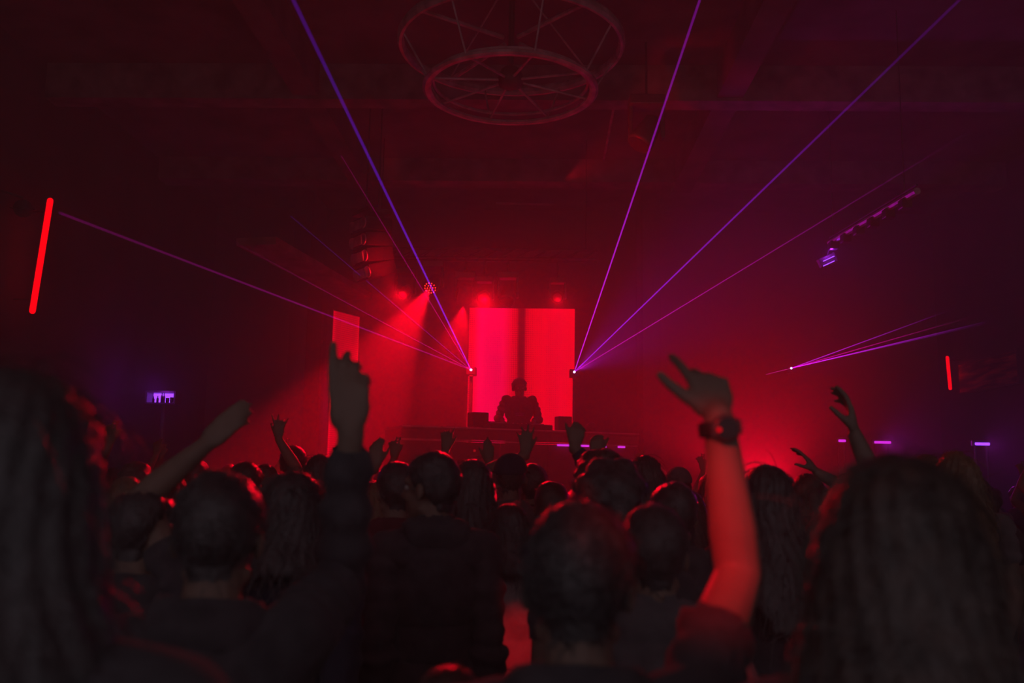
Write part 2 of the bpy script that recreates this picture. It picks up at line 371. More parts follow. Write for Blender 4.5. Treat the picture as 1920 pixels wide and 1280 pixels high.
laser_unit('laser_projector', P_LASF, [
    (at(1790, 578, 9.5), V2, 0.8, 0.004, 0.0062), (at(1835, 590, 9.5), (0.6, 0.0, 0.3), 0.8, 0.004, 0.0060),
    (at(1850, 606, 9.5), V2, 0.6, 0.004, 0.0058), (at(1870, 598, 9.8), V2, 1.0, 0.004, 0.0062), (at(1436, 702, 15.9), (0.75, 0.02, 0.45), 0.35, 0.25, 0.006)],
    'distant laser projector at the right, throwing a tight fan of thin beams')
for P, s in ((P_LASL, 'left'), (P_LASR, 'right')):
    o = empty('laser_stand', (P.x, P.y+0.12, STZ))
    MB().tube([(0, 0, 0), (0, 0, P.z-STZ-0.10)], 0.022).build('pole', M['metal'], o)
    MB().lathe([(0.2, 0), (0.2, 0.02), (0.04, 0.05)], (0, 0, 0)).build('base', M['metal'], o)
    tag(o, 'thin black stand under the laser at the %s edge of the screen' % s, 'stand')

# ------------------------------------------------------------------ truss and stage lamps
TY, TZ = 12.6, at(860, 505, 12.6).z
tx0, tx1 = at(690, 500, TY).x, at(1120, 500, TY).x
tr = empty('lighting_truss', ((tx0+tx1)/2, TY, TZ+0.15)); TW = tx1-tx0
for (y, z) in ((-0.09, 0), (0.09, 0), (0, 0.15)): MB().tube([(-TW/2, y, z), (TW/2, y, z)], 0.018, 8).build('chord', M['metal'], tr)
nb = 14
for i in range(nb):
    a = -TW/2+TW*i/nb; b = a+TW/nb
    MB().tube([(a, -0.09, 0), (b, 0, 0.15)], 0.008, 6).build('brace', M['metal'], tr)
    MB().tube([(a, 0.09, 0), (b, 0, 0.15)], 0.008, 6).build('brace', M['metal'], tr)
for s in (-0.45, 0.45): MB().tube([(TW*s, 0, 0.15), (TW*s, 0, ZC-TZ)], 0.008, 6).build('hanger', M['metal'], tr)
tag(tr, 'black lighting truss hung above the front of the stage', 'truss')

def moving_head(P, target, lens, label, scale=1.0, top=None, group=None):
    r = empty('moving_head', P)
    d = (Vector(target)-P).normalized(); A = zto(d); s = scale
    hd = MB().lathe([(0.05*s, -0.16*s), (0.085*s, -0.13*s), (0.10*s, 0.0), (0.115*s, 0.10*s), (0.11*s, 0.13*s)], (0, 0, 0), A).build('head', M['metal'], r, True)
    MB().lathe([(0.10*s, 0.128*s), (0.098*s, 0.134*s)], (0, 0, 0), A).build('lens', M['glass'] if lens != 'redlens' else M['plastic'], hd)
    if lens == 'redlens':
        n = 0
        for (R, k) in ((0.0, 1), (0.04, 6), (0.078, 12)):
            for i in range(k):
                a = 2*PI*i/k
                MB().lathe([(0.0095*s, 0.132*s), (0.008*s, 0.142*s), (0.004*s, 0.145*s)], A @ Vector((R*s*math.cos(a), R*s*math.sin(a), 0)), A, n=8).build('diode', M['redlens'], hd)
    elif lens: MB().lathe([(0.08*s, 0.133*s), (0.07*s, 0.138*s)], (0, 0, 0), A).build('diode_plate', M[lens], hd)
    for q in (-1, 1): MB().box((q*0.135*s, 0, 0.10*s), (0.035*s, 0.09*s, 0.30*s), bev=0.008*s).build('yoke_arm', M['metal'], r)
    MB().box((0, 0, 0.27*s), (0.30*s, 0.20*s, 0.09*s), bev=0.012*s).build('base', M['metal'], r)
    if top: MB().tube([(0, 0, 0.30*s), (0, 0, top-P.z)], 0.014, 8).build('clamp', M['metal'], r)
    return tag(r, label, 'stage light', group)
moving_head(P_BEAM, T_BEAM, 'redlens', 'moving head with bright red diodes throwing the broad red beam', 1.0, TZ+0.15)
moving_head(WASHES[0][0], WASHES[0][1], 'redfaint', 'moving head on the truss with an added wash, left of the bright red one', 1.0, TZ+0.15)
moving_head(WASHES[1][0], WASHES[1][1], 'redfaint', 'moving head on the truss just right of the bright red one', 1.0, TZ+0.15)
moving_head(WASHES[3][0], WASHES[3][1], 'redfaint', 'moving head over the top left corner of the screen', 0.9, TZ+0.15)
moving_head(at(952, 552, TY), at(900, 900, 11.0), None, 'unlit hanging lamp over the middle of the screen', 1.0, TZ+0.15)
moving_head(WASHES[2][0], WASHES[2][1], 'redfaint', 'moving head on the truss above the right half of the screen', 0.8, TZ+0.15)
r = moving_head(P_WASHR, T_WASHR, 'redfaint', 'red wash lamp on a stand behind the crowd, right of the stage', 1.0)
MB().tube([(0, 0.2, -P_WASHR.z), (0, 0.2, 0.3)], 0.025).build('stand_pole', M['metal'], r); MB().box((0, 0.1, 0.31), (0.2, 0.26, 0.03)).build('stand_arm', M['metal'], r)
MB().lathe([(0.25, -P_WASHR.z), (0.25, 0.02-P_WASHR.z), (0.04, 0.05-P_WASHR.z)], (0, 0.2, 0)).build('stand_base', M['metal'], r)
# par cans; the two above the camera are added to light arm and shirt
def par_can(P, target, label, lens='reddim', wall=None, scale=1.0):
    r = empty('par_can', P); A = zto((Vector(target)-P).normalized()); s = scale
    MB().lathe([(0.03*s, -0.26*s), (0.07*s, -0.24*s), (0.09*s, -0.05*s), (0.10*s, -0.02*s)], (0, 0, 0), A).build('can', M['metal'], r, True)
    MB().lathe([(0.085*s, -0.035*s), (0.08*s, -0.03*s)], (0, 0, 0), A).build('lens', M[lens], r)
    MB().ring((0, 0, 0), 0.125*s, 0.008*s, 32, 6, ax=A @ Matrix.Rotation(PI/2, 3, 'X')).build('yoke', M['metal'], r)
    if wall: MB().tube([(0, 0, 0.12*s), Vector(wall)-P], 0.015*s, 8).build('wall_arm', M['metal'], r)
    tag(r, label, 'stage light')
par_can(P_SIDE, T_SIDE, 'added unseen red par lamp hung above and left of the photographer', wall=(P_SIDE.x, P_SIDE.y, ZC))
par_can(P_SIDE2, T_SIDE2, 'added unseen red par lamp hung above and right of the photographer', wall=(P_SIDE2.x, P_SIDE2.y, ZC))
Pq = at(43, 391, 9.6)
par_can(Pq, Pq+Vector((0.5, -1, -0.4)), 'dim red lamp on the left wall beside the red tube', wall=(XL+0.01, Pq.y, Pq.z+0.2))
# lamp cluster under the ceiling, right of the round chandelier
Pc = at(1212, 250, 9.6)
moving_head(Pc, at(1100, 420, 9.4), None, 'red lit moving head under the ceiling, right of the ring chandelier', 1.3, ZC)
spot('added_ceiling_spot', Pc + Vector((-0.9, -0.5, -0.7)), Pc, 40, RED, 50, 0.6, 0.03)  # added spot without a fixture, reddens this lamp
# ceiling bar at the right with a violet lamp at its end
A0, A1 = at(1556, 455, 11.0), at(1720, 358, 8.6)
o = empty('ceiling_track', A0); d = A1-A0
MB().tube([(0, 0, 0), d], 0.035, 8).build('bar', M['steel'], o)
MB().tube([Vector((0, 0, 0.06)), d+Vector((0, 0, 0.06))], 0.012, 6).build('cable', M['metal'], o)
for k in range(6):
    q = d*((k+0.3)/6); MB().box(q+Vector((0, 0, -0.06)), (0.10, 0.12, 0.10), bev=0.01).build('track_head', M['metal'], o)
    (k in (0, 5)) and MB().tube([q, Vector((q.x, q.y, ZC-A0.z))], 0.006, 6).build('hanger', M['metal'], o)
tag(o, 'sloping bar of small lamps hung from the ceiling at the right', 'light track')
Pv = at(1553, 490, 11.0); o = empty('strip_lamp', Pv)
MB().box((0, 0.04, 0.02), (0.22, 0.10, 0.12), R=Matrix.Rotation(-0.4, 3, 'Y'), bev=0.01).build('housing', M['metal'], o)
for i, z in enumerate((-0.03, 0.03)): MB().box((0.0, -0.02, z), (0.15, 0.015, 0.010), R=Matrix.Rotation(-0.45, 3, 'Y')).build('led_strip', M['purlens'], o)
MB().tube([(0, 0.04, 0.06), Vector(A0)-Pv], 0.012, 8).build('hanger', M['metal'], o)
tag(o, 'small violet lit lamp hanging at the lower end of the ceiling bar', 'lamp')
point('violet_lamp_light', Pv+Vector((0.0, -0.12, 0.1)), 1.5, PURP, 0.03)

# ------------------------------------------------------------------ hung loudspeakers left of the stage
def line_array(px, py, Y, n, w, label, yaw):
    P = at(px, py, Y); r = empty('line_array', P, yaw); z = 0; y = 0; ang = 0.05
    MB().box((0, 0, 0.08), (w, 0.35, 0.05)).build('fly_bar', M['metal'], r)
    for s in (-1, 1): MB().tube([(s*w*0.4, 0, 0.1), (s*w*0.4, 0, ZC-P.z)], 0.01, 6).build('chain', M['metal'], r)
    for i in range(n):
        R = Matrix.Rotation(ang, 3, 'X'); h = 0.19
        c = Vector((0, y, z-h/2)); b = MB().box(c, (w, 0.38, h-0.015), R=R, bev=0.012).build('cabinet', M['plastic'], r)
        MB().box(c + R @ Vector((0, -0.2, 0)), (w*0.55, 0.02, h*0.62), R=R).build('grille', M['steel'], b)
        for s in (-1, 1): MB().lathe([(0.075, 0), (0.07, 0.012), (0.02, 0.0)], c + R @ Vector((s*w*0.37, -0.195, 0)), R @ zto((0, -1, 0)), n=14).build('driver', M['steel'], b)
        z -= h*math.cos(ang); y += h*math.sin(ang); ang += 0.09
    tag(r, label, 'loudspeaker')
line_array(697, 412, 11.2, 4, 0.42, 'curved hanging loudspeaker stack left of the bright red lamp', -0.9)
spot('added_array_spot', at(745, 560, 10.4), at(705, 465, 11.2), 200, RED, 30, 0.8, 0.04)  # added spot without a fixture, brightens the hung cabinets

# ------------------------------------------------------------------ ring chandelier
RZ1, RD = 5.32, 8.25
RC = at(957, 170, RD); RZ1 = RC.z
ch = empty('ring_chandelier', (RC.x, RD, RZ1)); R1 = 165*(RD*0.99+(RZ1-1.72)*0.143)/FPX
MB().ring((0, 0, 0.0), R1-0.045, 0.045, 84, 8, 0.6).build('lower_ring', M['steel'], ch, False)
MB().ring((0, 0, 0.07), R1-0.10, 0.018, 84, 6).build('inner_ring', M['steel'], ch)
UZ = 0.46; R2 = R1*1.26
MB().ring((0, 0, UZ), R2, 0.035, 84, 8, 1.6).build('upper_ring', M['steel'], ch, False)
for i in range(8):
    a = 2*PI*i/8+0.3; c, s = math.cos(a), math.sin(a)
    MB().tube([(c*0.08, s*0.08, 0.10), (c*(R1-0.06), s*(R1-0.06), 0.02)], 0.013, 8).build('spoke', M['steel'], ch)
    MB().tube([(c*(R1-0.05), s*(R1-0.05), 0.02), (c*R2, s*R2, UZ)], 0.010, 6).build('strut', M['steel'], ch)
for i in range(4):
    a = 2*PI*i/4+0.7; c, s = math.cos(a), math.sin(a)
    MB().tube([(c*R2, s*R2, UZ), (c*0.05, s*0.05, ZC-RZ1)], 0.010, 6).build('hanger', M['steel'], ch)
    MB().tube([(c*0.1, s*0.1, UZ+0.05), (c*R2, s*R2, UZ)], 0.022, 8).build('spoke', M['steel'], ch)
MB().lathe([(0.02, -0.06), (0.11, -0.03), (0.13, 0.03), (0.10, 0.12), (0.03, 0.18)], (0, 0, 0.08)).build('hub', M['metal'], ch, True)
MB().tube([(0, 0, 0.2), (0, 0, ZC-RZ1)], 0.03, 10).build('stem', M['metal'], ch)
tag(ch, 'large two-tier wheel chandelier with spokes hung from the ceiling', 'chandelier')
# thin conduit on the ceiling right of it
o = MB().tube([at(1163, 140, 10.2), at(1132, 300, 13.3)], 0.02, 8).build('conduit', M['steel'])
tag(o, 'thin pipe running along the ceiling right of the chandelier', 'pipe')
# slim pipes along the top of the back wall
for i, (x0, x1, y) in enumerate(((920, 1080, 360), (940, 1060, 346), (930, 1040, 382))):
    a, b = at(x0, y-1, 15.7), at(x1, y+2, 15.7)
    o = MB().tube([a, b], 0.02, 8).build('wall_pipe', M['steel'])
    tag(o, 'slim horizontal pipe high above the screen, %s of three' % ('middle', 'topmost', 'lowest')[i], 'pipe')

# ------------------------------------------------------------------ red tubes, picture, bars
def red_tube(p0, p1, r, label, wallx):
    o = empty('tube_light', (p0+p1)/2); a, b = p0-o.location, p1-o.location
    d = (b-a).normalized(); L = (b-a).length; n = 6
    pts = [a+d*(r*(1-math.cos(k*PI/2/n))) for k in range(n+1)] + [b-d*(r*(1-math.cos(k*PI/2/n))) for k in range(n, -1, -1)]
    rs = [max(0.001, r*math.sin(k*PI/2/n)) for k in range(n+1)] + [max(0.001, r*math.sin(k*PI/2/n)) for k in range(n, -1, -1)]
    MB().tube(pts, rs, 14).build('glowing_tube', M['redtube'], o, True)
    for t in (0.12, 0.88):
        q = a+(b-a)*t; e = Vector((wallx-o.location.x, q.y, q.z)); s = 1 if wallx > 0 else -1
        MB().tube([q+Vector((s*r*0.9, 0, 0)), e], r*0.25, 8).build('bracket', M['metal'], o)
    tag(o, label, 'tube light')
red_tube(at(95, 371, 10.0), at(60, 588, 10.0), 0.034, 'thick glowing red tube light high on the left wall', XL+0.01)
red_tube(at(1776, 667, 15.3), at(1782, 731, 15.3), 0.028, 'short glowing red tube light beside the picture on the right wall', XR-0.01)
pa, pb = at(1790, 701, 15.3), at(1894, 697, 13.4)
o = empty('wall_picture', (XR-0.06, (pa.y+pb.y)/2, (pa.z+pb.z)/2)); Wp = abs(pa.y-pb.y); Hp = 0.50
m, n, l = nodes('picture_print'); b = n['Principled BSDF']
tc = n.new('ShaderNodeTexCoord'); mp = n.new('ShaderNodeMapping'); mp.inputs['Scale'].default_value = (1, 1.2, 9); wv = n.new('ShaderNodeTexNoise'); wv.inputs['Scale'].default_value = 1.4; wv.inputs['Detail'].default_value = 5
cr = n.new('ShaderNodeValToRGB'); cr.color_ramp.elements[0].color = (0.03, 0.01, 0.01, 1); cr.color_ramp.elements[1].color = (0.9, 0.30, 0.16, 1); cr.color_ramp.elements[0].position = 0.4; cr.color_ramp.elements[1].position = 0.7
l.new(tc.outputs['Object'], mp.inputs[0]); l.new(mp.outputs[0], wv.inputs['Vector']); l.new(wv.outputs['Fac'], cr.inputs[0]); l.new(cr.outputs[0], b.inputs['Base Color']); b.inputs['Roughness'].default_value = 0.6
MB().box((0, 0, 0), (0.02, Wp, Hp)).build('print', m, o)
for s in (-1, 1):
    MB().box((0, s*Wp/2, 0), (0.05, 0.03, Hp+0.03)).build('frame_bar', M['metal'], o); MB().box((0, 0, s*Hp/2), (0.05, Wp, 0.03)).build('frame_bar', M['metal'], o)
tag(o, 'wide framed dim red picture on the right wall', 'picture')

# bar shelf glowing violet at the left
Pb = at(306, 748, 13.0); o = empty('bar_shelf', Pb); s = 13.0/FPX
MB().box((0, 0.10, 0.02), (48*s, 0.02, 20*s)).build('backlight', M['purlens'], o)
MB().box((0, 0, -9*s), (54*s, 0.22, 0.025)).build('shelf_board', M['metal'], o)
MB().box((0, 0, 13*s), (54*s, 0.22, 0.025)).build('top_board', M['metal'], o)
for q in (-1, 1): MB().box((q*27*s, 0, 2*s), (0.025, 0.22, 22*s+0.02)).build('side_board', M['metal'], o)
MB().tube([(0, 0.05, -9*s), (0, 0.05, -Pb.z)], 0.04, 8).build('post', M['metal'], o)
tag(o, 'small bar shelf glowing violet beyond the crowd at the left', 'shelf')
for i, x in enumerate((-17, -9, -1, 3, 10, 18)):
    h = (0.09, 0.10, 0.15, 0.14, 0.07, 0.08)[i]; rr = 0.017 if i not in (4, 5) else 0.026
    b = MB().lathe([(rr, 0), (rr, h*0.6), (rr*0.35, h*0.75), (rr*0.35, h)] if rr < 0.02 else [(rr*0.7, 0), (rr, h*0.3), (rr, h)], Pb+Vector((x*s, -0.03, -9*s+0.0126)), n=12).build('bottle' if rr < 0.02 else 'glass', M['glass'], None, True)
    tag(b, 'dark %s on the violet bar shelf' % ('first bottle from the left', 'second bottle from the left', 'third bottle from the left', 'rightmost bottle', 'tumbler nearest the bottles', 'tumbler farthest right')[i], 'bottle' if rr < 0.02 else 'glass', 'drinks on the violet bar shelf')
point('bar_shelf_light', Pb+Vector((0, -0.35, 0.15)), 3, PURP, 0.06)
# violet bar lights at the right, behind the crowd
def strip(px, py, Y, wpx, m, label, power):
    P = at(px, py, Y); W = wpx*Y/FPX; o = empty('bar_light', P)
    MB().box((0, 0, 0), (W, 0.03, 0.035), bev=0.008).build('diffuser', M[m], o)
    MB().box((0, 0.04, 0.01), (W+0.06, 0.05, 0.08), bev=0.008).build('housing', M['metal'], o)
    for q in (-0.4, 0.4): MB().tube([(W*q, 0.05, -0.02), (W*q, 0.05, -P.z)], 0.015, 8).build('leg', M['metal'], o)
    tag(o, label, 'bar light')
    if power: spot('bar_strip_light', P+Vector((0, -0.06, 0.0)), P+Vector((0.3, -2.5, -0.35)), power*0.5, (0.7, 0.02, 0.9), 90, 0.7, 0.05)
strip(1579, 826, 13.0, 13, 'maglens', 'tiny magenta bar light left of the open raised hand', 0)
strip(1655, 829, 13.0, 30, 'maglens', 'magenta bar light just right of the open raised hand', 60)
strip(1842, 832, 12.0, 26, 'purlens', 'violet bar light near the right edge behind the crowd', 30)

# ------------------------------------------------------------------ people
def _cap(p0, r0, p1, r1, flat=1.0, ax=None, n=12):
    """tapered capsule as vertices and faces; flat squeezes it along ax"""
    p0, p1 = Vector(p0), Vector(p1); t = (p1-p0); L = max(t.length, 1e-5); t = t/L
    e = (Vector(ax) - t*Vector(ax).dot(t)).normalized() if ax is not None else t.orthogonal().normalized()
    g = t.cross(e); V = []; F = []; rows = []
    for k in range(4): a = PI/2*(k/3.0 if k else 0.08); rows.append((p0 - t*r0*math.cos(a), r0*math.sin(a)))
    for k in range(3, -1, -1): a = PI/2*(k/3.0 if k else 0.08); rows.append((p1 + t*r1*math.cos(a), r1*math.sin(a)))
    for (c, r) in rows:
        for i in range(n):
            a = 2*PI*i/n; V.append(c + e*(r*flat*math.cos(a)) + g*(r*math.sin(a)))
    for j in range(len(rows)-1):
        for i in range(n): F.append((j*n+i, j*n+(i+1) % n, (j+1)*n+(i+1) % n, (j+1)*n+i))
    F.append(tuple(range(n-1, -1, -1))); F.append(tuple((len(rows)-1)*n+i for i in range(n)))
    return V, F
def _ell(c, rad, A=None, n=18, m=11):
    A = A or Matrix.Identity(3); c = Vector(c); V = []; F = []
    for j in range(m):
        th = PI*(j+0.4)/(m-0.2)
        for i in range(n):
            a = 2*PI*i/n; V.append(c + A @ Vector((rad[0]*math.sin(th)*math.cos(a), rad[1]*math.sin(th)*math.sin(a), rad[2]*math.cos(th))))
    for j in range(m-1):
        for i in range(n): F.append((j*n+i, (j+1)*n+i, (j+1)*n+(i+1) % n, j*n+(i+1) % n))
    F.append(tuple(range(n))); F.append(tuple((m-1)*n+i for i in range(n-1, -1, -1)))
    return V, F
class Flesh:
    """overlapping tapered limbs that are fused into one continuous surface"""
    def __init__(s): s.mb = MB(); s.p = []
    def cap(s, lab, p0, r0, p1, r1, flat=1.0, ax=None):
        s.mb.add(*_cap(p0, r0, p1, r1, flat, ax)); s.p.append((lab, 0, np.array(p0), r0, np.array(p1), r1))
    def ell(s, lab, c, rad, A=None):
        s.mb.add(*_ell(c, rad, A)); s.p.append((lab, 1, np.array(c), np.array(rad), np.array(A or Matrix.Identity(3)), 0))
    def fuse(s, vox, smooth=4, dec=1.0):
        me = s.mb.mesh('tmp'); o = bpy.data.objects.new('tmp', me); col.objects.link(o)
        a = o.modifiers.new('r', 'REMESH'); a.mode = 'VOXEL'; a.voxel_size = vox
        if smooth: b = o.modifiers.new('s', 'SMOOTH'); b.factor = 0.5; b.iterations = smooth
        if dec < 1: c = o.modifiers.new('d', 'DECIMATE'); c.ratio = dec
        dg = bpy.context.evaluated_depsgraph_get(); ev = o.evaluated_get(dg)
        out = bpy.data.meshes.new_from_object(ev); bpy.data.objects.remove(o); bpy.data.meshes.remove(me)
        out.polygons.foreach_set('use_smooth', [True]*len(out.polygons))
        return out
    def classify(s, co):
        best = np.full(len(co), 1e9); idx = np.zeros(len(co), int); tt = np.zeros(len(co))
        for k, (lab, kind, a, b, c, d) in enumerate(s.p):
            if kind == 0:
                ab = c-a; L2 = max(ab @ ab, 1e-9); t = np.clip((co-a) @ ab/L2, 0, 1)
                dist = np.linalg.norm(co-(a+t[:, None]*ab), axis=1) - (b+(d-b)*t)
            else:
                q = ((co-a) @ c)/b; dist = (np.linalg.norm(q, axis=1)-1)*b.min(); t = np.zeros(len(co))
            w = dist < best; best[w] = dist[w]; idx[w] = k; tt[w] = t[w]
        return np.array([p[0] for p in s.p])[idx], tt
def coords(me):
    a = np.empty(len(me.vertices)*3, np.float32); me.vertices.foreach_get('co', a); return a.reshape(-1, 3).astype(float)
def normals(me):
    a = np.empty(len(me.vertices)*3, np.float32); me.vertex_normals.foreach_get('vector', a); return a.reshape(-1, 3).astype(float)
def quads(me):
    return [tuple(p.vertices) for p in me.polygons]
def shell(name, co, no, faces, mask, off, edge=0.002, rimco=None):
    """a garment or head of hair: the masked faces of the body lifted off the skin, hems closed down on it"""
    fs = [f for f in faces if all(mask[i] for i in f)]
    cnt = {}
    for f in fs:
        for i in range(len(f)):
            e = (f[i], f[(i+1) % len(f)]); e = (min(e), max(e)); cnt[e] = cnt.get(e, 0)+1
    rim = {i for e, c in cnt.items() if c == 1 for i in e}
    used = sorted({i for f in fs for i in f}); mp = {v: k for k, v in enumerate(used)}
    P = []
    for i in used:
        r_ = i in rim; o = edge if r_ else off[i]; P.append((rimco[i] if r_ and rimco is not None else co[i])+no[i]*o)
    me = bpy.data.meshes.new(name); me.from_pydata([tuple(p) for p in P], [], [tuple(mp[i] for i in f) for f in fs]); me.update()
    me.polygons.foreach_set('use_smooth', [True]*len(me.polygons))
    return me
def noise3(p, k, seed=0.0):
    x, y, z = p[:, 0]*k+seed, p[:, 1]*k+seed*1.7, p[:, 2]*k+seed*0.6
    return (np.sin(x+1.3*np.sin(y*1.1+z))+np.sin(y*1.3+1.7*np.sin(z*0.9+x*0.7))+np.sin(z*1.1+1.1*np.sin(x*1.2)))/3
def strands(name, pts, nrm, n, length, down, rad, seed, R):
    """loose single hairs rooted on a head of hair"""
    rg = random.Random(seed); mb = MB()
    for _ in range(n):
        i = rg.randrange(len(pts)); p = Vector(pts[i]) - Vector(nrm[i])*0.006; d = Vector(nrm[i])
        tng = Vector((rg.gauss(0, 1), rg.gauss(0, 1), rg.gauss(0, 1)-down)); tng = (tng - d*tng.dot(d)).normalized()
        v = (d*(0.25+0.35*rg.random()) + tng*0.9).normalized(); L = length*rg.uniform(0.4, 1.3); ps = [p]
        for k in range(4):
            p = p + v*L/4; ps.append(p); v = (v + Vector((0, 0, -down*0.16)) - d*0.20 + Vector((rg.gauss(0, .1), rg.gauss(0, .1), rg.gauss(0, .1)))).normalized()
        mb.tube(ps, [rad, rad, rad*0.9, rad*0.7, rad*0.3], 3, caps=False)
    return mb.mesh(name)

def hand(F, w, d, n, s, curls, k=1.0, thumb=(0.6, 0.2), spread=0.06, lab='hand'):
    """palm, four jointed fingers and a thumb; d fingers' way, n out of the palm, s towards the thumb"""
    d, n, s = Vector(d).normalized(), Vector(n), Vector(s)
    n = (n - d*n.dot(d)).normalized(); s = d.cross(n)*(1 if d.cross(n).dot(s) > 0 else -1)
    A = Matrix((s, n, d)).transposed()
    F.ell(lab, w+d*0.052*k, (0.040*k, 0.0155*k, 0.055*k), A)
    F.cap(lab, w-d*0.01*k, 0.026*k, w+d*0.02*k, 0.027*k, 0.72, n)
    F.ell(lab, w+d*0.042*k+s*0.026*k+n*0.008*k, (0.016*k, 0.016*k, 0.032*k), A)
    offs = (0.030, 0.010, -0.010, -0.029); kn = (0.092, 0.096, 0.091, 0.082)
    segs = ((0.042, 0.026, 0.020), (0.046, 0.029, 0.021), (0.042, 0.027, 0.020), (0.033, 0.021, 0.018))
    for i in range(4):
        p = w + d*kn[i]*k + s*offs[i]*k; sp = spread*(1.5-i)/1.5
        F.cap(lab, w+d*0.03*k+s*offs[i]*0.75*k, 0.013*k, p, 0.0115*k)
        a = 0.0; c = curls[i]; r = (0.0105, 0.0100, 0.0092, 0.0080)
        if i == 3: r = tuple(q*0.88 for q in r)
        base = (d + s*sp).normalized()
        for j, L in enumerate(segs[i]):
            a += c*(0.75, 1.0, 0.7)[j]; v = base*math.cos(a) + n*math.sin(a); q = p + v*L*k
            F.cap(lab, p, r[j]*k, q, r[j+1]*k); p = q
    p = w + d*0.026*k + s*0.020*k + n*0.004*k; a, b = thumb
    v = (d*math.cos(a) + s*math.sin(a) + n*b).normalized()
    for j, (L, r0, r1) in enumerate(((0.044, 0.0145, 0.0125), (0.034, 0.0120, 0.0108), (0.027, 0.0105, 0.0085))):
        q = p + v*L*k; F.cap(lab, p, r0*k, q, r1*k); p = q; v = (v + d*0.22 + n*b*0.25).normalized()
    return p

def ik(S, W, a, b, pole):
    v = W-S; D = v.length
    if D > (a+b)*0.995: k = D/((a+b)*0.995); a *= k; b *= k
    x = (a*a-b*b+D*D)/(2*D); h = math.sqrt(max(0.0, a*a-x*x)); e = v/D
    pl = (pole - e*pole.dot(e)); pl = pl.normalized() if pl.length > 1e-6 else e.orthogonal().normalized()
    return S + e*x + pl*h

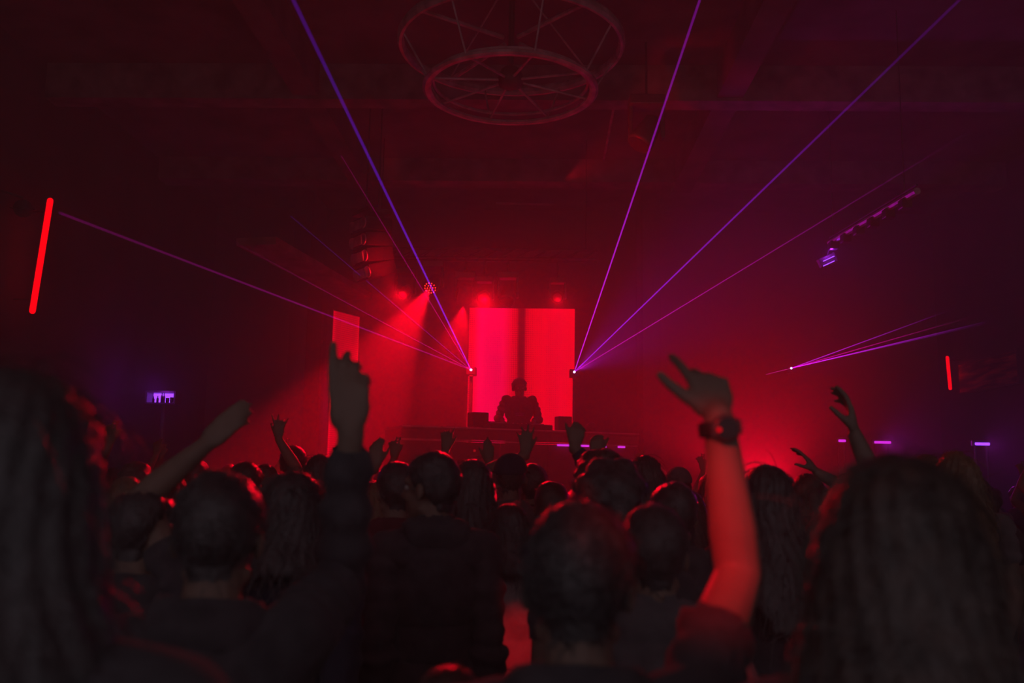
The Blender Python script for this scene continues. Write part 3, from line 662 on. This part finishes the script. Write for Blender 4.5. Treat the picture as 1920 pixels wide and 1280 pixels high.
NP = [0]
def person(label, loc, H=1.75, yaw=0.0, head=(0, 0, 0), R=None, L=None, hair='short', hm='hair', top='tee', tm='black', skin='skin', vox=0.011,
           hmstr=0, group='crowd on the dance floor', build=1.0, name='person', extra=None, legs='denim'):
    """one standing figure, feet at loc, facing +Y turned by yaw; R and L give a raised arm in world space:
    dict(w=wrist, pole=elbow side, d=fingers, n=palm faces, s=thumb side, curls=...)"""
    s = H/1.75; NP[0] += 1; seed = NP[0]*1.37
    loc = Vector((loc[0], loc[1], loc[2] if len(loc) > 2 else 0.0)); Rz = Matrix.Rotation(yaw, 3, 'Z'); inv = Rz.inverted()
    F = Flesh(); b = build
    V = lambda x, y, z: Vector((x*s, y*s, z*s))
    F.ell('pelvis', V(0, 0, 0.97), (0.165*s*b, 0.118*s*b, 0.13*s)); F.ell('torso', V(0, 0.01, 1.12), (0.148*s*b, 0.108*s*b, 0.17*s))
    F.ell('torso', V(0, 0.0, 1.30), (0.178*s*b, 0.118*s*b, 0.19*s)); F.cap('torso', V(-0.13, -0.02, 1.415), 0.062*s, V(0.13, -0.02, 1.415), 0.062*s)
    F.cap('torso', V(-0.055, -0.025, 1.46), 0.06*s, V(0.055, -0.025, 1.46), 0.06*s)
    for q in (-1, 1): F.cap('torso', V(q*0.06, 0.06, 1.33), 0.075*s, V(q*0.12, 0.02, 1.38), 0.07*s)
    # legs
    for q in (-1, 1):
        h, kn, an = V(q*0.09, 0, 0.93), V(q*0.105, 0.02, 0.50), V(q*0.115, -0.01, 0.09)
        F.cap('leg', h, 0.088*s*b, kn, 0.058*s); F.cap('leg', kn, 0.057*s, V(q*0.11, -0.02, 0.34), 0.056*s); F.cap('leg', V(q*0.11, -0.02, 0.34), 0.055*s, an, 0.038*s)
        F.cap('foot', V(q*0.118, -0.035, 0.045), 0.042*s, V(q*0.14, 0.15, 0.032), 0.032*s)
    # head
    hr = Euler((head[1], head[2], head[0]), 'XYZ').to_matrix(); hc = V(0, 0.02, 1.628); nb = V(0, -0.012, 1.47)
    piv = V(0, -0.005, 1.53); hc = piv + hr @ (hc-piv)
    Hh = lambda x, y, z: hc + hr @ V(x, y, z)
    F.cap('neck', nb, 0.062*s, Hh(0, -0.02, -0.06), 0.054*s)
    F.ell('head', Hh(0, -0.012, 0.030), (0.077*s, 0.097*s, 0.090*s), hr); F.ell('face', Hh(0, 0.024, -0.035), (0.060*s, 0.068*s, 0.080*s), hr)
    F.cap('face', Hh(-0.014, 0.066, -0.100), 0.020*s, Hh(0.014, 0.066, -0.100), 0.020*s)
    F.cap('face', Hh(0, 0.086, 0.018), 0.009*s, Hh(0, 0.111, -0.022), 0.0135*s); F.cap('face', Hh(-0.012, 0.098, -0.025), 0.008*s, Hh(0.012, 0.098, -0.025), 0.008*s)
    for q in (-1, 1):
        F.cap('face', Hh(q*0.012, 0.083, 0.032), 0.012*s, Hh(q*0.050, 0.066, 0.030), 0.011*s); F.ell('face', Hh(q*0.038, 0.062, -0.025), (0.022*s, 0.022*s, 0.020*s), hr)
        F.cap('face', Hh(q*0.052, 0.0, -0.065), 0.018*s, Hh(q*0.022, 0.055, -0.098), 0.018*s)
        F.ell('ear', Hh(q*0.080, -0.008, -0.006), (0.0105*s, 0.020*s, 0.031*s), hr @ Matrix.Rotation(q*0.35, 3, 'Z'))
    F.cap('face', Hh(-0.018, 0.084, -0.056), 0.0085*s, Hh(0.018, 0.084, -0.056), 0.0085*s); F.cap('face', Hh(-0.015, 0.082, -0.072), 0.0085*s, Hh(0.015, 0.082, -0.072), 0.0085*s)
    # arms
    marks = {}
    for q, spec in ((1, R), (-1, L)):
        a, c = 0.295*s, 0.260*s
        if spec is None:
            S = V(q*0.172*b, -0.015, 1.415); E = S + V(q*0.026, -0.045, -0.285); W = E + V(-q*0.01, 0.085, -0.240)
            d, n, t = (W-E).normalized(), Vector((-q, 0, 0)), Vector((0, 1, 0)); cu = (0.35, 0.4, 0.45, 0.5); th = (0.35, 0.25)
        else:
            W = inv @ (spec['w']-loc); S = V(q*0.172*b, 0.0, 1.455)
            pole = inv @ spec['pole']; E = (inv @ (spec['e']-loc)) if 'e' in spec else ik(S, W, a, c, pole)
            d = inv @ spec['d']; n = inv @ spec['n']; t = inv @ spec['s']; cu = spec.get('curls', (0.3, 0.3, 0.35, 0.4)); th = spec.get('thumb', (0.6, 0.2))
        k = s*(spec.get('k', 1.0) if spec else 1.0)
        F.cap('shoulder', V(q*0.12*b, -0.01, 1.41), 0.075*s, S, 0.062*s)
        lab = 'R' if q > 0 else 'L'
        F.cap('upper'+lab, S, 0.058*s, E, 0.042*s); mid = S.lerp(E, 0.45); F.cap('upper'+lab, mid, 0.054*s, mid.lerp(E, 0.2), 0.05*s)
        F.cap('fore'+lab, E, 0.042*s, E.lerp(W, 0.28), 0.044*s); F.cap('fore'+lab, E.lerp(W, 0.28), 0.044*s, W, 0.0275*s)
        hand(F, W, d, n, t, cu, k, th, lab='hand', spread=spec.get('spread', 0.06) if spec else 0.03)
        marks[lab] = (S, E, W, Vector(d).normalized(), Vector(n))
    me = F.fuse(vox, 3 if vox < 0.009 else 2, 0.30 if vox < 0.007 else (0.42 if vox < 0.012 else 0.5)); co = coords(me); no = normals(me); fa = quads(me); lab, tt = F.classify(co)
    hl = (co-np.array(hc)) @ np.array(hr)/s             # head-local coordinates
    # height along each limb, measured whole
    for q in 'RL':
        S, E, W = [np.array(x) for x in marks[q][:3]]
        for l, p0, p1 in (('upper'+q, S, E), ('fore'+q, E, W)):
            w = lab == l; ab = p1-p0; tt[w] = np.clip((co[w]-p0) @ ab/(ab @ ab), 0, 1)
    body = link(name, me, M[skin]); body.location = loc; body.rotation_euler = (0, 0, yaw)
    tag(body, label, 'person', group)
    zz = co[:, 2]/s
    fold = 0.006*noise3(co, 26, seed) + 0.004*noise3(co, 55, seed+2)
    # clothes
    tors = np.isin(lab, ['torso', 'shoulder', 'neck']) & ((zz < 1.505-0.35*co[:, 1]/s) | (np.abs(co[:, 0]) > 0.085*s)) | ((lab == 'pelvis') & (zz > 0.90))
    up = np.isin(lab, ['upperR', 'upperL']); fo = np.isin(lab, ['foreR', 'foreL'])
    if top == 'tee': mask = tors | (up & (tt < 0.55)); off = 0.012 + 0.010*(zz < 1.1)
    elif top == 'tank': mask = tors & ~((lab == 'shoulder') & (np.abs(co[:, 0]) > 0.14*s)); off = 0.008 + 0*zz
    else: mask = tors | up | (fo & (tt < 0.90)); off = 0.015 + 0.012*(zz < 1.1)
    if top == 'jacket': mask |= (lab == 'neck') & (zz < 1.545)
    off = (off + fold)*s
    if top == 'jacket': off = off + 0.012*s*np.exp(-((zz-1.50)/0.03)**2)*(np.abs(co[:, 0]) < 0.1*s)
    off = off + (0.006*np.sin(tt*24+seed)*np.isin(lab, ['upperR', 'upperL', 'foreR', 'foreL']))*s
    snap = co.copy()
    for q in 'RL':
        S, E, W = [np.array(x) for x in marks[q][:3]]
        for l, p0, p1, th_ in ((('upper'+q, S, E, 0.55),) if top == 'tee' else (('fore'+q, E, W, 0.90),)):
            w_ = lab == l; snap[w_] += np.clip(th_-tt[w_], -0.1, 0.1)[:, None]*(p1-p0)
    w_ = np.isin(lab, ['torso', 'neck', 'shoulder']) & (zz > 1.42) & (np.abs(co[:, 0]) < 0.085*s); lim_ = (1.545 if top == 'jacket' else 1.505-0.35*co[:, 1]/s)
    snap[w_, 2] += np.clip((lim_-zz)*s, -0.015, 0.015)[w_]
    link({'tee': 'shirt', 'tank': 'top', 'jacket': 'jacket', 'long': 'jumper'}[top], shell('shirt', co, no, fa, mask, np.maximum(off, 0.004), 0.004, snap), M[tm], body)
    mask = (lab == 'leg') & (zz > 0.075) | (lab == 'pelvis')
    link('trousers', shell('trousers', co, no, fa, mask, (0.010+0.5*fold)*s*(1-0.55*(zz > 0.93)), 0.004), M[legs], body)
    link('shoes', shell('shoes', co, no, fa, (lab == 'foot') | ((lab == 'leg') & (zz < 0.085)), 0.008+0*zz), M['leather'], body)
    # eyes
    mb = MB()
    for q in (-1, 1): mb.add(*_ell(Hh(q*0.032, 0.072, 0.008), (0.0135*s, 0.0135*s, 0.0115*s), hr, 10, 7))
    mb.build('eyes', M['eye'], body, True)
    # hair
    hd = np.isin(lab, ['head', 'face', 'neck']); zt = np.interp(hl[:, 1], [-0.13, -0.06, -0.03, 0.015, 0.05, 0.11], [-0.085, -0.075, -0.02, 0.012, 0.055, 0.070])
    hsnap = co + np.clip(zt-hl[:, 2], -0.012, 0.012)[:, None]*s*np.array(hr @ Vector((0, 0, 1)))[None, :]
    cov = hd & (hl[:, 2] > zt); hn = noise3(hl, 34, seed)*0.005 + noise3(hl, 80, seed)*0.003
    ho = None
    if hair == 'short':
        o_ = (0.011 + 0.010*np.clip(hl[:, 2]/0.12, 0, 1) + hn)*s; ho = shell('hair', co, no, fa, cov, o_, 0.003, hsnap)
    elif hair == 'crop':
        ho = shell('hair', co, no, fa, cov, (0.005+0.3*hn)*s, 0.0015, hsnap)
    elif hair == 'curly':
        o_ = (0.026 + 0.016*np.clip(hl[:, 2]/0.12, 0, 1) + 0.012*noise3(hl, 70, seed) + hn)*s; ho = shell('hair', co, no, fa, cov, o_, 0.006, hsnap)
    elif hair in ('cap', 'beanie'):
        ho = shell('hair', co, no, fa, cov & (hl[:, 2] < 0.055), (0.008+hn)*s, 0.002)
        hm2 = hd & (hl[:, 2] > np.interp(hl[:, 1], [-0.13, 0.1], [0.015, 0.052]))
        ob = link('cap' if hair == 'cap' else 'beanie', shell('cap', co, no, fa, hm2, (0.014+0.012*np.clip(hl[:, 2]/0.12, 0, 1))*s+0*zz, 0.012), M['navy' if hair == 'cap' else 'grey'], body)
        if hair == 'cap':
            vs = []; fs = []
            for j in range(9):
                a = -0.95+1.9*j/8
                for rr, dz in ((0.088, 0.052), (0.165*math.cos(a*0.55), 0.036)):
                    for t in (0, 0.006): vs.append(Hh(math.sin(a)*rr*0.9, math.cos(a)*rr, dz+t))
            for j in range(8):
                q = j*4; fs += [(q, q+4, q+6, q+2), (q+1, q+3, q+7, q+5), (q+2, q+6, q+7, q+3)]
            MB().add(vs, fs).build('visor', M['navy'], ob)
    if hair in ('long', 'wavy', 'pony', 'bob', 'bun'):
        G = Flesh(); G.ell('h', Hh(0, -0.020, 0.040), (0.088*s, 0.105*s, 0.094*s), hr)
        rg = random.Random(seed)
        if hair in ('long', 'wavy', 'bob'):
            bot = {'long': 1.24, 'wavy': 1.18, 'bob': 1.47}[hair]
            for j in range(13):
                a = PI*(0.10+0.80*j/12) ; x, y = -math.cos(a), -math.sin(a)
                P0 = Hh(x*0.072, y*0.085-0.005, 0.03); P1 = Hh(x*0.088, y*0.095-0.012, -0.075)
                P2 = Vector((P1.x*1.0 + x*0.030*s, P1.y + (y*0.03-0.015)*s, (1.43 if hair != 'bob' else bot)*s)); r0 = 0.030*s
                G.cap('h', P0, r0, P1, r0)
                G.cap('h', P1, r0, P2, 0.030*s)
                if hair != 'bob': G.cap('h', P2, 0.030*s, Vector((P2.x*1.05+rg.gauss(0, 0.008), P2.y-0.012*s-(0.04*s if abs(x) < 0.75 else -0.02*s), (bot+rg.uniform(-0.05, 0.05))*s)), 0.016*s)
        if hair == 'pony':
            G.cap('h', Hh(0, -0.10, 0.045), 0.026*s, Hh(0, -0.15, 0.02), 0.034*s); G.cap('h', Hh(0, -0.15, 0.02), 0.034*s, Hh(0, -0.165, -0.12), 0.028*s); G.cap('h', Hh(0, -0.165, -0.12), 0.028*s, Hh(0.01, -0.15, -0.24), 0.010*s)
        if hair == 'bun': G.ell('h', Hh(0, -0.085, 0.115), (0.042*s, 0.042*s, 0.038*s), hr)
        if hair in ('pony', 'bun'): G.ell('h', Hh(0, -0.05, -0.02), (0.070*s, 0.055*s, 0.055*s), hr)
        ho = G.fuse(max(vox, 0.008), 3); hco = coords(ho); hno = normals(ho); l2 = (hco-np.array(hc)) @ np.array(hr)/s
        az = np.arctan2(l2[:, 0], -l2[:, 1]+0.0001)
        amp = 0.0024 if hair != 'wavy' else 0.008
        disp = amp*np.sin(az*26+5*np.sin(l2[:, 2]*11+seed)+seed) + 0.6*amp*np.sin(az*61+3*np.sin(l2[:, 2]*17)) + (0.008*noise3(l2, 30, seed) if hair == 'wavy' else 0)
        face = (l2[:, 1] > 0.045) & (l2[:, 2] < 0.075)
        hco = hco + hno*(disp*s)[:, None]; hco[face] -= np.array(hr @ Vector((0, 0.035*s, 0)))
        ho.vertices.foreach_set('co', hco.astype(np.float32).ravel()); ho.update()
    if ho is not None and len(ho.vertices):
        hob = link('hair', ho, M[hm], body)
        if hmstr:
            lng = hair in ('long', 'wavy', 'bob')
            st = link('loose_hairs', strands('loose_hairs', coords(ho), normals(ho), hmstr, 0.11*s if lng else 0.035*s, 1.6 if lng else 0.5, 0.0009*s if vox < 0.01 else 0.0016*s, int(seed*10), hr), M[hm], hob); st['kind'] = 'stuff'
    if extra: extra(body, Hh, hr, s, marks, F)
    return body

def head_at(px, py, Y):
    """floor place and height of a person whose crown the photograph shows at px, py"""
    p = at(px, py, Y); return (p.x, Y-0.015, 0.0), p.z/1.005
UP = Vector((0, 0, 1)); FW = Vector((0, 1, 0)); BK = Vector((0, -1, 0)); RT = Vector((1, 0, 0)); LF = Vector((-1, 0, 0))
def V3(x, y, z): return Vector((x, y, z))

# --- nearest people
def watch(body, Hh, hr, s, marks, F):
    S, E, W, d, n = marks['R']; ax = (W-E).normalized(); A = zto(ax); c = W - ax*0.022*s
    n2 = (n - ax*n.dot(ax)).normalized(); A = Matrix((ax.cross(n2), n2, ax)).transposed()
    wo = MB().lathe([(0.0345*s, -0.013), (0.0365*s, -0.010), (0.0365*s, 0.010), (0.0345*s, 0.013)], c, A @ Matrix.Diagonal((1.08, 0.92, 1)), 28).build('wristwatch', M['leather'], body, True)
    cd = -n2
    MB().lathe([(0.022, 0), (0.024, 0.003), (0.024, 0.012), (0.021, 0.016)], c+cd*0.029*s, zto(cd), 24).build('case', M['metal'], wo, True)
    MB().lathe([(0.019, 0.016), (0.018, 0.0172)], c+cd*0.029*s, zto(cd), 24).build('dial', M['glass'], wo)
    sd = cd.cross(ax).normalized(); sd = sd if sd.x < 0 else -sd
    MB().lathe([(0.0036, 0), (0.0036, 0.006), (0.0025, 0.008)], c+cd*0.036*s+sd*0.016*s+cd*0.012, zto((sd*0.2+cd).normalized()), 12).build('glow_dot', M['redglint'], wo)  # glowing dot stands in for the reflection on the watch crown
    for q in (-1, 1): MB().box(c+cd*0.036*s+ax*q*0.0*s+sd*q*0.024*s, (0.006, 0.012, 0.022), R=A).build('lug', M['metal'], wo)
# man in the middle, bare right arm with a watch raised high
loc, H = head_at(1083, 948, 1.42)
wr = at(1347, 780, 1.58)
person('man with a dark bowl of hair in the centre foreground, bare watch arm raised', loc, H, yaw=-0.05, head=(0.0, -0.10, 0.0), vox=0.0055, hair='short', hm='hair', tm='black',
       R=dict(w=wr, e=at(1385, 1078, 1.60), pole=RT, d=V3(-0.10, 0.60, 0.80), n=V3(0, 0.85, -0.5), s=LF, curls=(0.14, 0.75, 0.95, 1.05), thumb=(0.85, -0.12), spread=0.26), hmstr=2600, build=1.02, extra=watch)
# man at the left, closed hand held straight up
loc, H = head_at(418, 889, 1.78)
wr = at(657, 812, 1.88)
person('dark-haired man at left, sleeved right arm raised with a flat upright hand', loc, H, yaw=0.04, head=(0.05, -0.05, 0.0), vox=0.0055, hair='short', hm='hair', top='long', tm='black',
       R=dict(w=wr, e=at(642, 1085, 1.98), pole=RT, d=V3(-0.10, 0.12, 1.0), n=FW, s=LF, curls=(0.10, 0.45, 0.62, 0.8), thumb=(0.02, 0.35), spread=0.0, k=1.14), hmstr=1000)
# tall man in a dark jacket looking left
loc, H = head_at(820, 849, 3.3)
person('man in a dark jacket with short hair, face turned left, centre left', loc, H, yaw=0.25, head=(0.85, 0.0, 0.0), vox=0.007, hair='short', hm='hair', top='jacket', tm='black', hmstr=700, build=0.96)
# pale shirt between the two
loc, H = head_at(957, 944, 3.8)
person('dark-haired person in a pale shirt lit red between the two central men', loc, H, yaw=0.1, head=(0.1, -0.1, 0), vox=0.009, hair='bob', hm='hair', top='tee', tm='white', hmstr=500)
# long hair at the right
loc, H = head_at(1660, 856, 1.12)
person('person with long brown hair filling the right foreground, seen from behind', loc, H, yaw=-0.1, head=(-0.05, 0.0, 0.03), vox=0.008, hair='long', hm='hair2', top='jacket', tm='black', hmstr=1600, build=0.98)
# dark figure at the left edge
loc, H = head_at(52, 700, 0.98)
person('big unlit figure in black at the left edge, nearest the camera', loc, H, yaw=0.0, head=(0.1, 0.05, 0.0), vox=0.009, hair='bob', hm='hair', top='jacket', tm='black', hmstr=500, build=1.05)
# second head right of the man with the upright hand
loc, H = head_at(552, 884, 2.75)
person('round dark head close behind the upright hand arm, rim lit red', loc, H, yaw=-0.1, head=(-0.1, -0.05, 0), vox=0.010, hair='bob', hm='hair', top='long', tm='navy', hmstr=500)
# bare arm stretched up to the right at the left
loc, H = head_at(268, 912, 2.45)
wr = at(382, 836, 2.55)
person('person at left stretching a bare arm diagonally up to the right', loc, H, yaw=-0.1, head=(-0.1, -0.1, 0), vox=0.008, hair='short', hm='hair', tm='black',
       R=dict(w=wr, e=at(262, 938, 2.45), pole=RT, d=V3(0.66, 0.15, 0.72), n=V3(0.1, 1.0, -0.1), s=V3(-0.7, 0, 0.7), curls=(0.2, 0.3, 0.35, 0.4), thumb=(0.15, 0.2), spread=0.0), hmstr=300)
# open hand at the right
loc, H = head_at(1705, 868, 3.45)
wr = at(1603, 815, 3.4)
person('person behind the long brown hair, raising a wide open hand', loc, H, yaw=0.05, head=(0, 0, 0), vox=0.0075, hair='short', hm='hair2', tm='grey',
       L=dict(w=wr, e=at(1660, 945, 3.4), pole=RT, d=V3(-0.10, 0.10, 1.0), n=V3(-1, 0.3, 0.1), s=V3(-0.3, -1, 0), curls=(0.30, 0.42, 0.45, 0.5), thumb=(0.55, 0.75), spread=0.05, k=1.05))
loc, H = head_at(1590, 890, 5.0)
wr = at(1532, 886, 4.9)
person('person at right with a small half closed hand just above the crowd', loc, H, yaw=0.05, head=(0, 0, 0), vox=0.009, hair='cap', hm='hair', tm='grey',
       L=dict(w=wr, pole=V3(0.6, 0.1, -1), d=V3(-0.55, 0.10, 0.85), n=V3(-0.8, 0.3, -0.3), s=V3(-0.3, -1, 0.2), curls=(0.22, 0.3, 0.35, 0.4), thumb=(0.5, 0.7), spread=0.05))
# raised hands before the stage
def raiser(px, py, Y, hx, hy, label, side='R', hair='short', hm='hair', tm='black', d=V3(0, 0.1, 1), n=FW, curls=(0.2, 0.25, 0.3, 0.35), spread=0.12, vox=0.010, pole=V3(0.5, 0, -1), yaw=0.0, skin='skin', top='tee', YW=None):
    loc, H = head_at(px, py, Y); wr = at(hx, hy, YW or Y)
    s = LF if side == 'R' else RT
    sp = dict(w=wr, pole=pole if side == 'R' else V3(-pole.x, pole.y, pole.z), d=d, n=n, s=s, curls=curls, thumb=(0.6, 0.2), spread=spread)
    return person(label, loc, H, yaw=yaw, vox=vox, hair=hair, hm=hm, tm=tm, skin=skin, top=top, hmstr=120, **{side: sp})
raiser(1000, 872, 5.6, 986, 853, 'person before the booth raising a spread-fingered hand, centre', 'L', 'short', 'hair', d=V3(-0.05, 0.1, 1), spread=0.35, curls=(0.1, 0.1, 0.15, 0.2))
raiser(1035, 905, 4.3, 1076, 838, 'person raising a bent fist on a sleeved arm below the booth', 'R', 'short', 'hair2', tm='navy', top='long', curls=(0.8, 0.9, 1.0, 1.0), d=V3(0.25, 0.2, 0.9))
raiser(1125, 853, 4.0, 1118, 858, 'tousle-haired person with a closed hand lifted beside the head', 'L', 'curly', 'hair2', tm='black', curls=(0.9, 1.0, 1.0, 1.1), YW=5.2)
raiser(860, 885, 6.2, 836, 846, 'person far back raising a small two-lobed hand above the jacket man', 'L', 'short', 'hair', curls=(0.2, 0.5, 0.5, 0.3), spread=0.3)
raiser(905, 888, 6.0, 916, 868, 'person lifting a pointed hand left of centre, far back', 'R', 'bun', 'hair', curls=(0.5, 0.3, 0.5, 0.8))
raiser(500, 872, 6.3, 522, 822, 'person with a thin red lit arm raised at left, fingers apart', 'R', 'short', 'hair2', tm='white', spread=0.4, curls=(0.05, 0.3, 0.6, 0.1), pole=V3(0.4, 0.2, -1))
raiser(720, 905, 4.6, 702, 878, 'person at the wrist of the upright hand arm, elbow lifted', 'L', 'wavy', 'hair3', tm='maroon', curls=(0.4, 0.4, 0.5, 0.6))

# --- named single heads in the middle distance
def single(px, py, Y, hair, hm, tm, label, top='tee', yaw=0.0, head=(0, 0, 0), vox=0.010, st=250):
    loc, H = head_at(px, py, Y)
    return person(label, loc, H, yaw=yaw, head=head, vox=vox, hair=hair, hm=hm, tm=tm, top=top, hmstr=st)
single(1146, 876, 2.75, 'curly', 'hair', 'black', 'bushy dark head right behind the centre foreground man', st=600)
single(958, 853, 5.0, 'cap', 'hair', 'grey', 'person in a cap below the DJ, before the raised fist')
single(888, 862, 4.1, 'long', 'hair', 'navy', 'long dark hair right beside the jacket man, rim lit red', st=500)
single(748, 868, 4.0, 'short', 'hair', 'maroon', 'head half hidden behind the face of the jacket man', top='long', head=(0.4, 0, 0))
single(1205, 856, 4.6, 'wavy', 'hair', 'black', 'long-haired head right of centre, standing highest there', st=500)
single(1262, 905, 3.3, 'short', 'hair', 'black', 'dark head left of the raised watch arm, low in the crowd', top='jacket')
single(1436, 872, 3.3, 'long', 'hair', 'black', 'long-haired head directly right of the watch arm', st=400)
single(1272, 878, 6.4, 'beanie', 'hair', 'grey', 'person in a knitted hat left of the watch arm, far back')
single(552, 838, 6.6, 'short', 'hair', 'black', 'round head far left of the upright hand, well rim lit')
single(604, 852, 5.4, 'bob', 'hair', 'navy', 'head touching the upright hand arm on its left, rim lit')
single(462, 868, 4.6, 'short', 'hair2', 'black', 'tousled head above the gap between the two left heads', st=400)
single(380, 900, 3.6, 'wavy', 'hair', 'grey', 'long-haired head under the stretched diagonal arm at left', st=400)
single(1478, 900, 6.0, 'short', 'hair', 'grey', 'small head in the red haze right of the watch arm')
single(1512, 888, 5.2, 'pony', 'hair2', 'black', 'head with a ponytail just left of the small hand')
single(845, 1250, 1.75, 'short', 'hair2', 'grey', 'crown of a short person at the bottom edge, left of centre', st=500)
single(1225, 950, 2.25, 'short', 'hair', 'grey', 'person whose red lit shoulder shows right of the central man', top='jacket', st=200)
single(1790, 850, 4.6, 'wavy', 'hair3', 'grey', 'long loose hair lit magenta at the far right', st=700)
single(1735, 852, 6.5, 'long', 'hair3', 'grey', 'hair lit magenta under the bar light at right', st=500)

# --- the packed crowd in front of the stage: a few figures, copied
def copy_tree(o, parent=None):
    c = o.copy(); col.objects.link(c); c.parent = parent
    for ch in list(o.children): copy_tree(ch, c)
    return c
protos = []
kinds = [('short', 'hair', 'tee', 'black'), ('long', 'hair2', 'tee', 'grey'), ('short', 'hair2', 'jacket', 'navy'), ('bun', 'hair', 'tank', 'black'), ('curly', 'hair', 'tee', 'maroon'), ('bob', 'hair3', 'long', 'grey'), ('crop', 'hair', 'tee', 'white')]
words = ['short-haired person in black', 'long-haired person in grey', 'short-haired person in navy', 'person with a hair bun', 'curly-haired person in wine red', 'fair bob-haired person', 'crop-haired person in white']
rg = random.Random(3)
spots = []
taken = [(o.location.x, o.location.y) for o in col.objects if o.name.startswith('person')]
for row in range(9):
    Y = 4.5+0.74*row
    x = -0.60*Y-0.2+rg.uniform(0, 0.4)
    while x < 0.60*Y+0.3:
        p = (x+rg.uniform(-0.08, 0.08), Y+rg.uniform(-0.12, 0.12))
        lim = 11.3 if -2.0 < p[0] < 2.6 else 11.6
        if p[1] < lim and XL+0.5 < p[0] < XR-0.5 and all((p[0]-a)**2+(p[1]-b)**2 > 0.47**2 for a, b in taken):
            if (p[0]-P_WASHR.x)**2 + (p[1]-P_WASHR.y)**2 > 0.8: spots.append(p); taken.append(p)
        x += rg.uniform(0.62, 0.92)
rg.shuffle(spots)
CG = 'packed crowd before the stage'
n = len(kinds)
for i, p in enumerate(spots):
    k = i % n
    if i < n:
        hair, hm, top, tm = kinds[k]
        armed = {4: dict(L=1)}.get(k, {})
        sp = {}
        for q in armed:
            sg = 1 if q == 'R' else -1
            sp[q] = dict(w=V3(sg*0.24, 0.12, 1.93 if k != 4 else 1.86)+V3(p[0], p[1], 0), pole=V3(sg, 0.2, -0.8), d=V3(sg*0.1, 0.15, 1), n=FW, s=V3(-sg, 0, 0), curls=(0.15, 0.2, 0.3, 0.3), spread=0.3)
        b = person('', (p[0], p[1], 0), 1.72, hair=hair, hm=hm, top=top, tm=tm, vox=0.0125, hmstr=150, group=CG, **sp)
        protos.append(b); o = b
    else:
        o = copy_tree(protos[k])
    o.location = (p[0], p[1], 0); o.rotation_euler = (0, 0, rg.uniform(-0.35, 0.35)); sc_ = rg.uniform(0.93, 1.04); o.scale = (sc_, sc_, sc_)
    dv = Vector((p[0], p[1], 1.7))-CAM; pxx = 960+FPX*dv.dot(CX)/dv.dot(_f)
    place = next(t for lim_, t in ((250, 'left of the violet bar shelf'), (400, 'below the violet bar shelf'), (610, 'left of the narrow LED panel'), (740, 'below the narrow LED panel'), (875, 'below the red beam'),
        (975, 'left of the DJ'), (1080, 'right of the DJ'), (1230, 'by the right end of the booth'), (1430, 'behind the watch arm'), (1560, 'right of the watch arm'), (1700, 'under the distant laser fan'), (9999, 'near the right wall')) if pxx < lim_)
    lab = words[k] + ', ' + ('rear' if p[1] < 6.3 else 'middle' if p[1] < 8.4 else 'front') + ' of the crowd, ' + place
    tag(o, lab, 'person', CG)

# --- the DJ
def phones(body, Hh, hr, s, marks, F):
    hp = empty('headphones', (0, 0, 0)); hp.parent = body
    pts = [Hh(0.090*math.cos(a), -0.012, 0.005+0.130*math.sin(a)) for a in [PI*k/16 for k in range(17)]]
    MB().tube(pts, 0.011, 8).build('headband', M['plastic'], hp, True)
    for q in (-1, 1): MB().lathe([(0.030, 0), (0.033, 0.008), (0.030, 0.024), (0.02, 0.028)], Hh(q*0.080, -0.008, -0.004), zto(hr @ Vector((q, 0, 0))), 18).build('ear_cup', M['plastic'], hp, True)
    # faint emblem on the chest
    m_ = mat('shirt_print', (0.20, 0.06, 0.42), 0.8)
    em = empty('shirt_print', (0, 0, 0)); em.parent = body
    for (x, z, a, L) in ((-0.045, 1.255, 0.5, 0.055), (-0.01, 1.265, -0.5, 0.055), (0.03, 1.26, 0.2, 0.05), (0.0, 1.23, 0.0, 0.11)):
        MB().box(Vector((x*s, 0.139*s, z*s)), (L, 0.006, 0.012), R=Matrix.Rotation(a, 3, 'Y')).build('print_stroke', m_, em)
DY = 13.25
p = at(974, 710, DY)
person('DJ in a dark top and headphones behind the booth, backlit by the screen', (p.x, DY+0.02, STZ), (p.z-STZ)/1.01, build=1.1, yaw=PI+0.10, head=(0.12, -0.10, 0.05), vox=0.009, hair='curly', hm='hair', top='long', tm='black', skin='skin2',
       R=dict(w=at(942, 789, DY-0.16), pole=V3(-0.5, 1.0, -0.3), d=V3(0.3, -0.9, -0.35), n=V3(0, 0, -1), s=V3(1, 0, 0), curls=(0.3, 0.35, 0.4, 0.4)),
       L=dict(w=at(1000, 790, DY-0.15), pole=V3(0.5, 1.0, -0.3), d=V3(-0.2, -0.9, -0.35), n=V3(0, 0, -1), s=V3(-1, 0, 0), curls=(0.3, 0.35, 0.4, 0.4)),
       group=None, extra=phones, hmstr=200)

# ------------------------------------------------------------------ haze
def haze(name, x0, x1, y0, y1, z0, z1, dens, label, g=0.0):
    m, n, l = nodes(name); n.remove(n['Principled BSDF'])
    v = n.new('ShaderNodeVolumeScatter'); v.inputs['Color'].default_value = (0.95, 0.95, 0.95, 1); v.inputs['Density'].default_value = dens; v.inputs['Anisotropy'].default_value = g
    l.new(v.outputs[0], n['Material Output'].inputs['Volume'])
    o = MB().box(((x0+x1)/2, (y0+y1)/2, (z0+z1)/2), (x1-x0, y1-y0, z1-z0)).build(name, m)
    o.display_type = 'WIRE'
    return tag(o, label, 'haze', kind='stuff')
haze('room_haze', XL+0.01, XR-0.01, YF+0.3, 7.2, 0.01, ZC-0.01, 0.015, 'thin haze filling the dark hall around the crowd')
haze('stage_haze', XL+0.01, XR-0.01, 7.201, YB-0.01, 0.01, ZC-0.01, 0.066, 'dense haze hanging around the stage and the red beam')
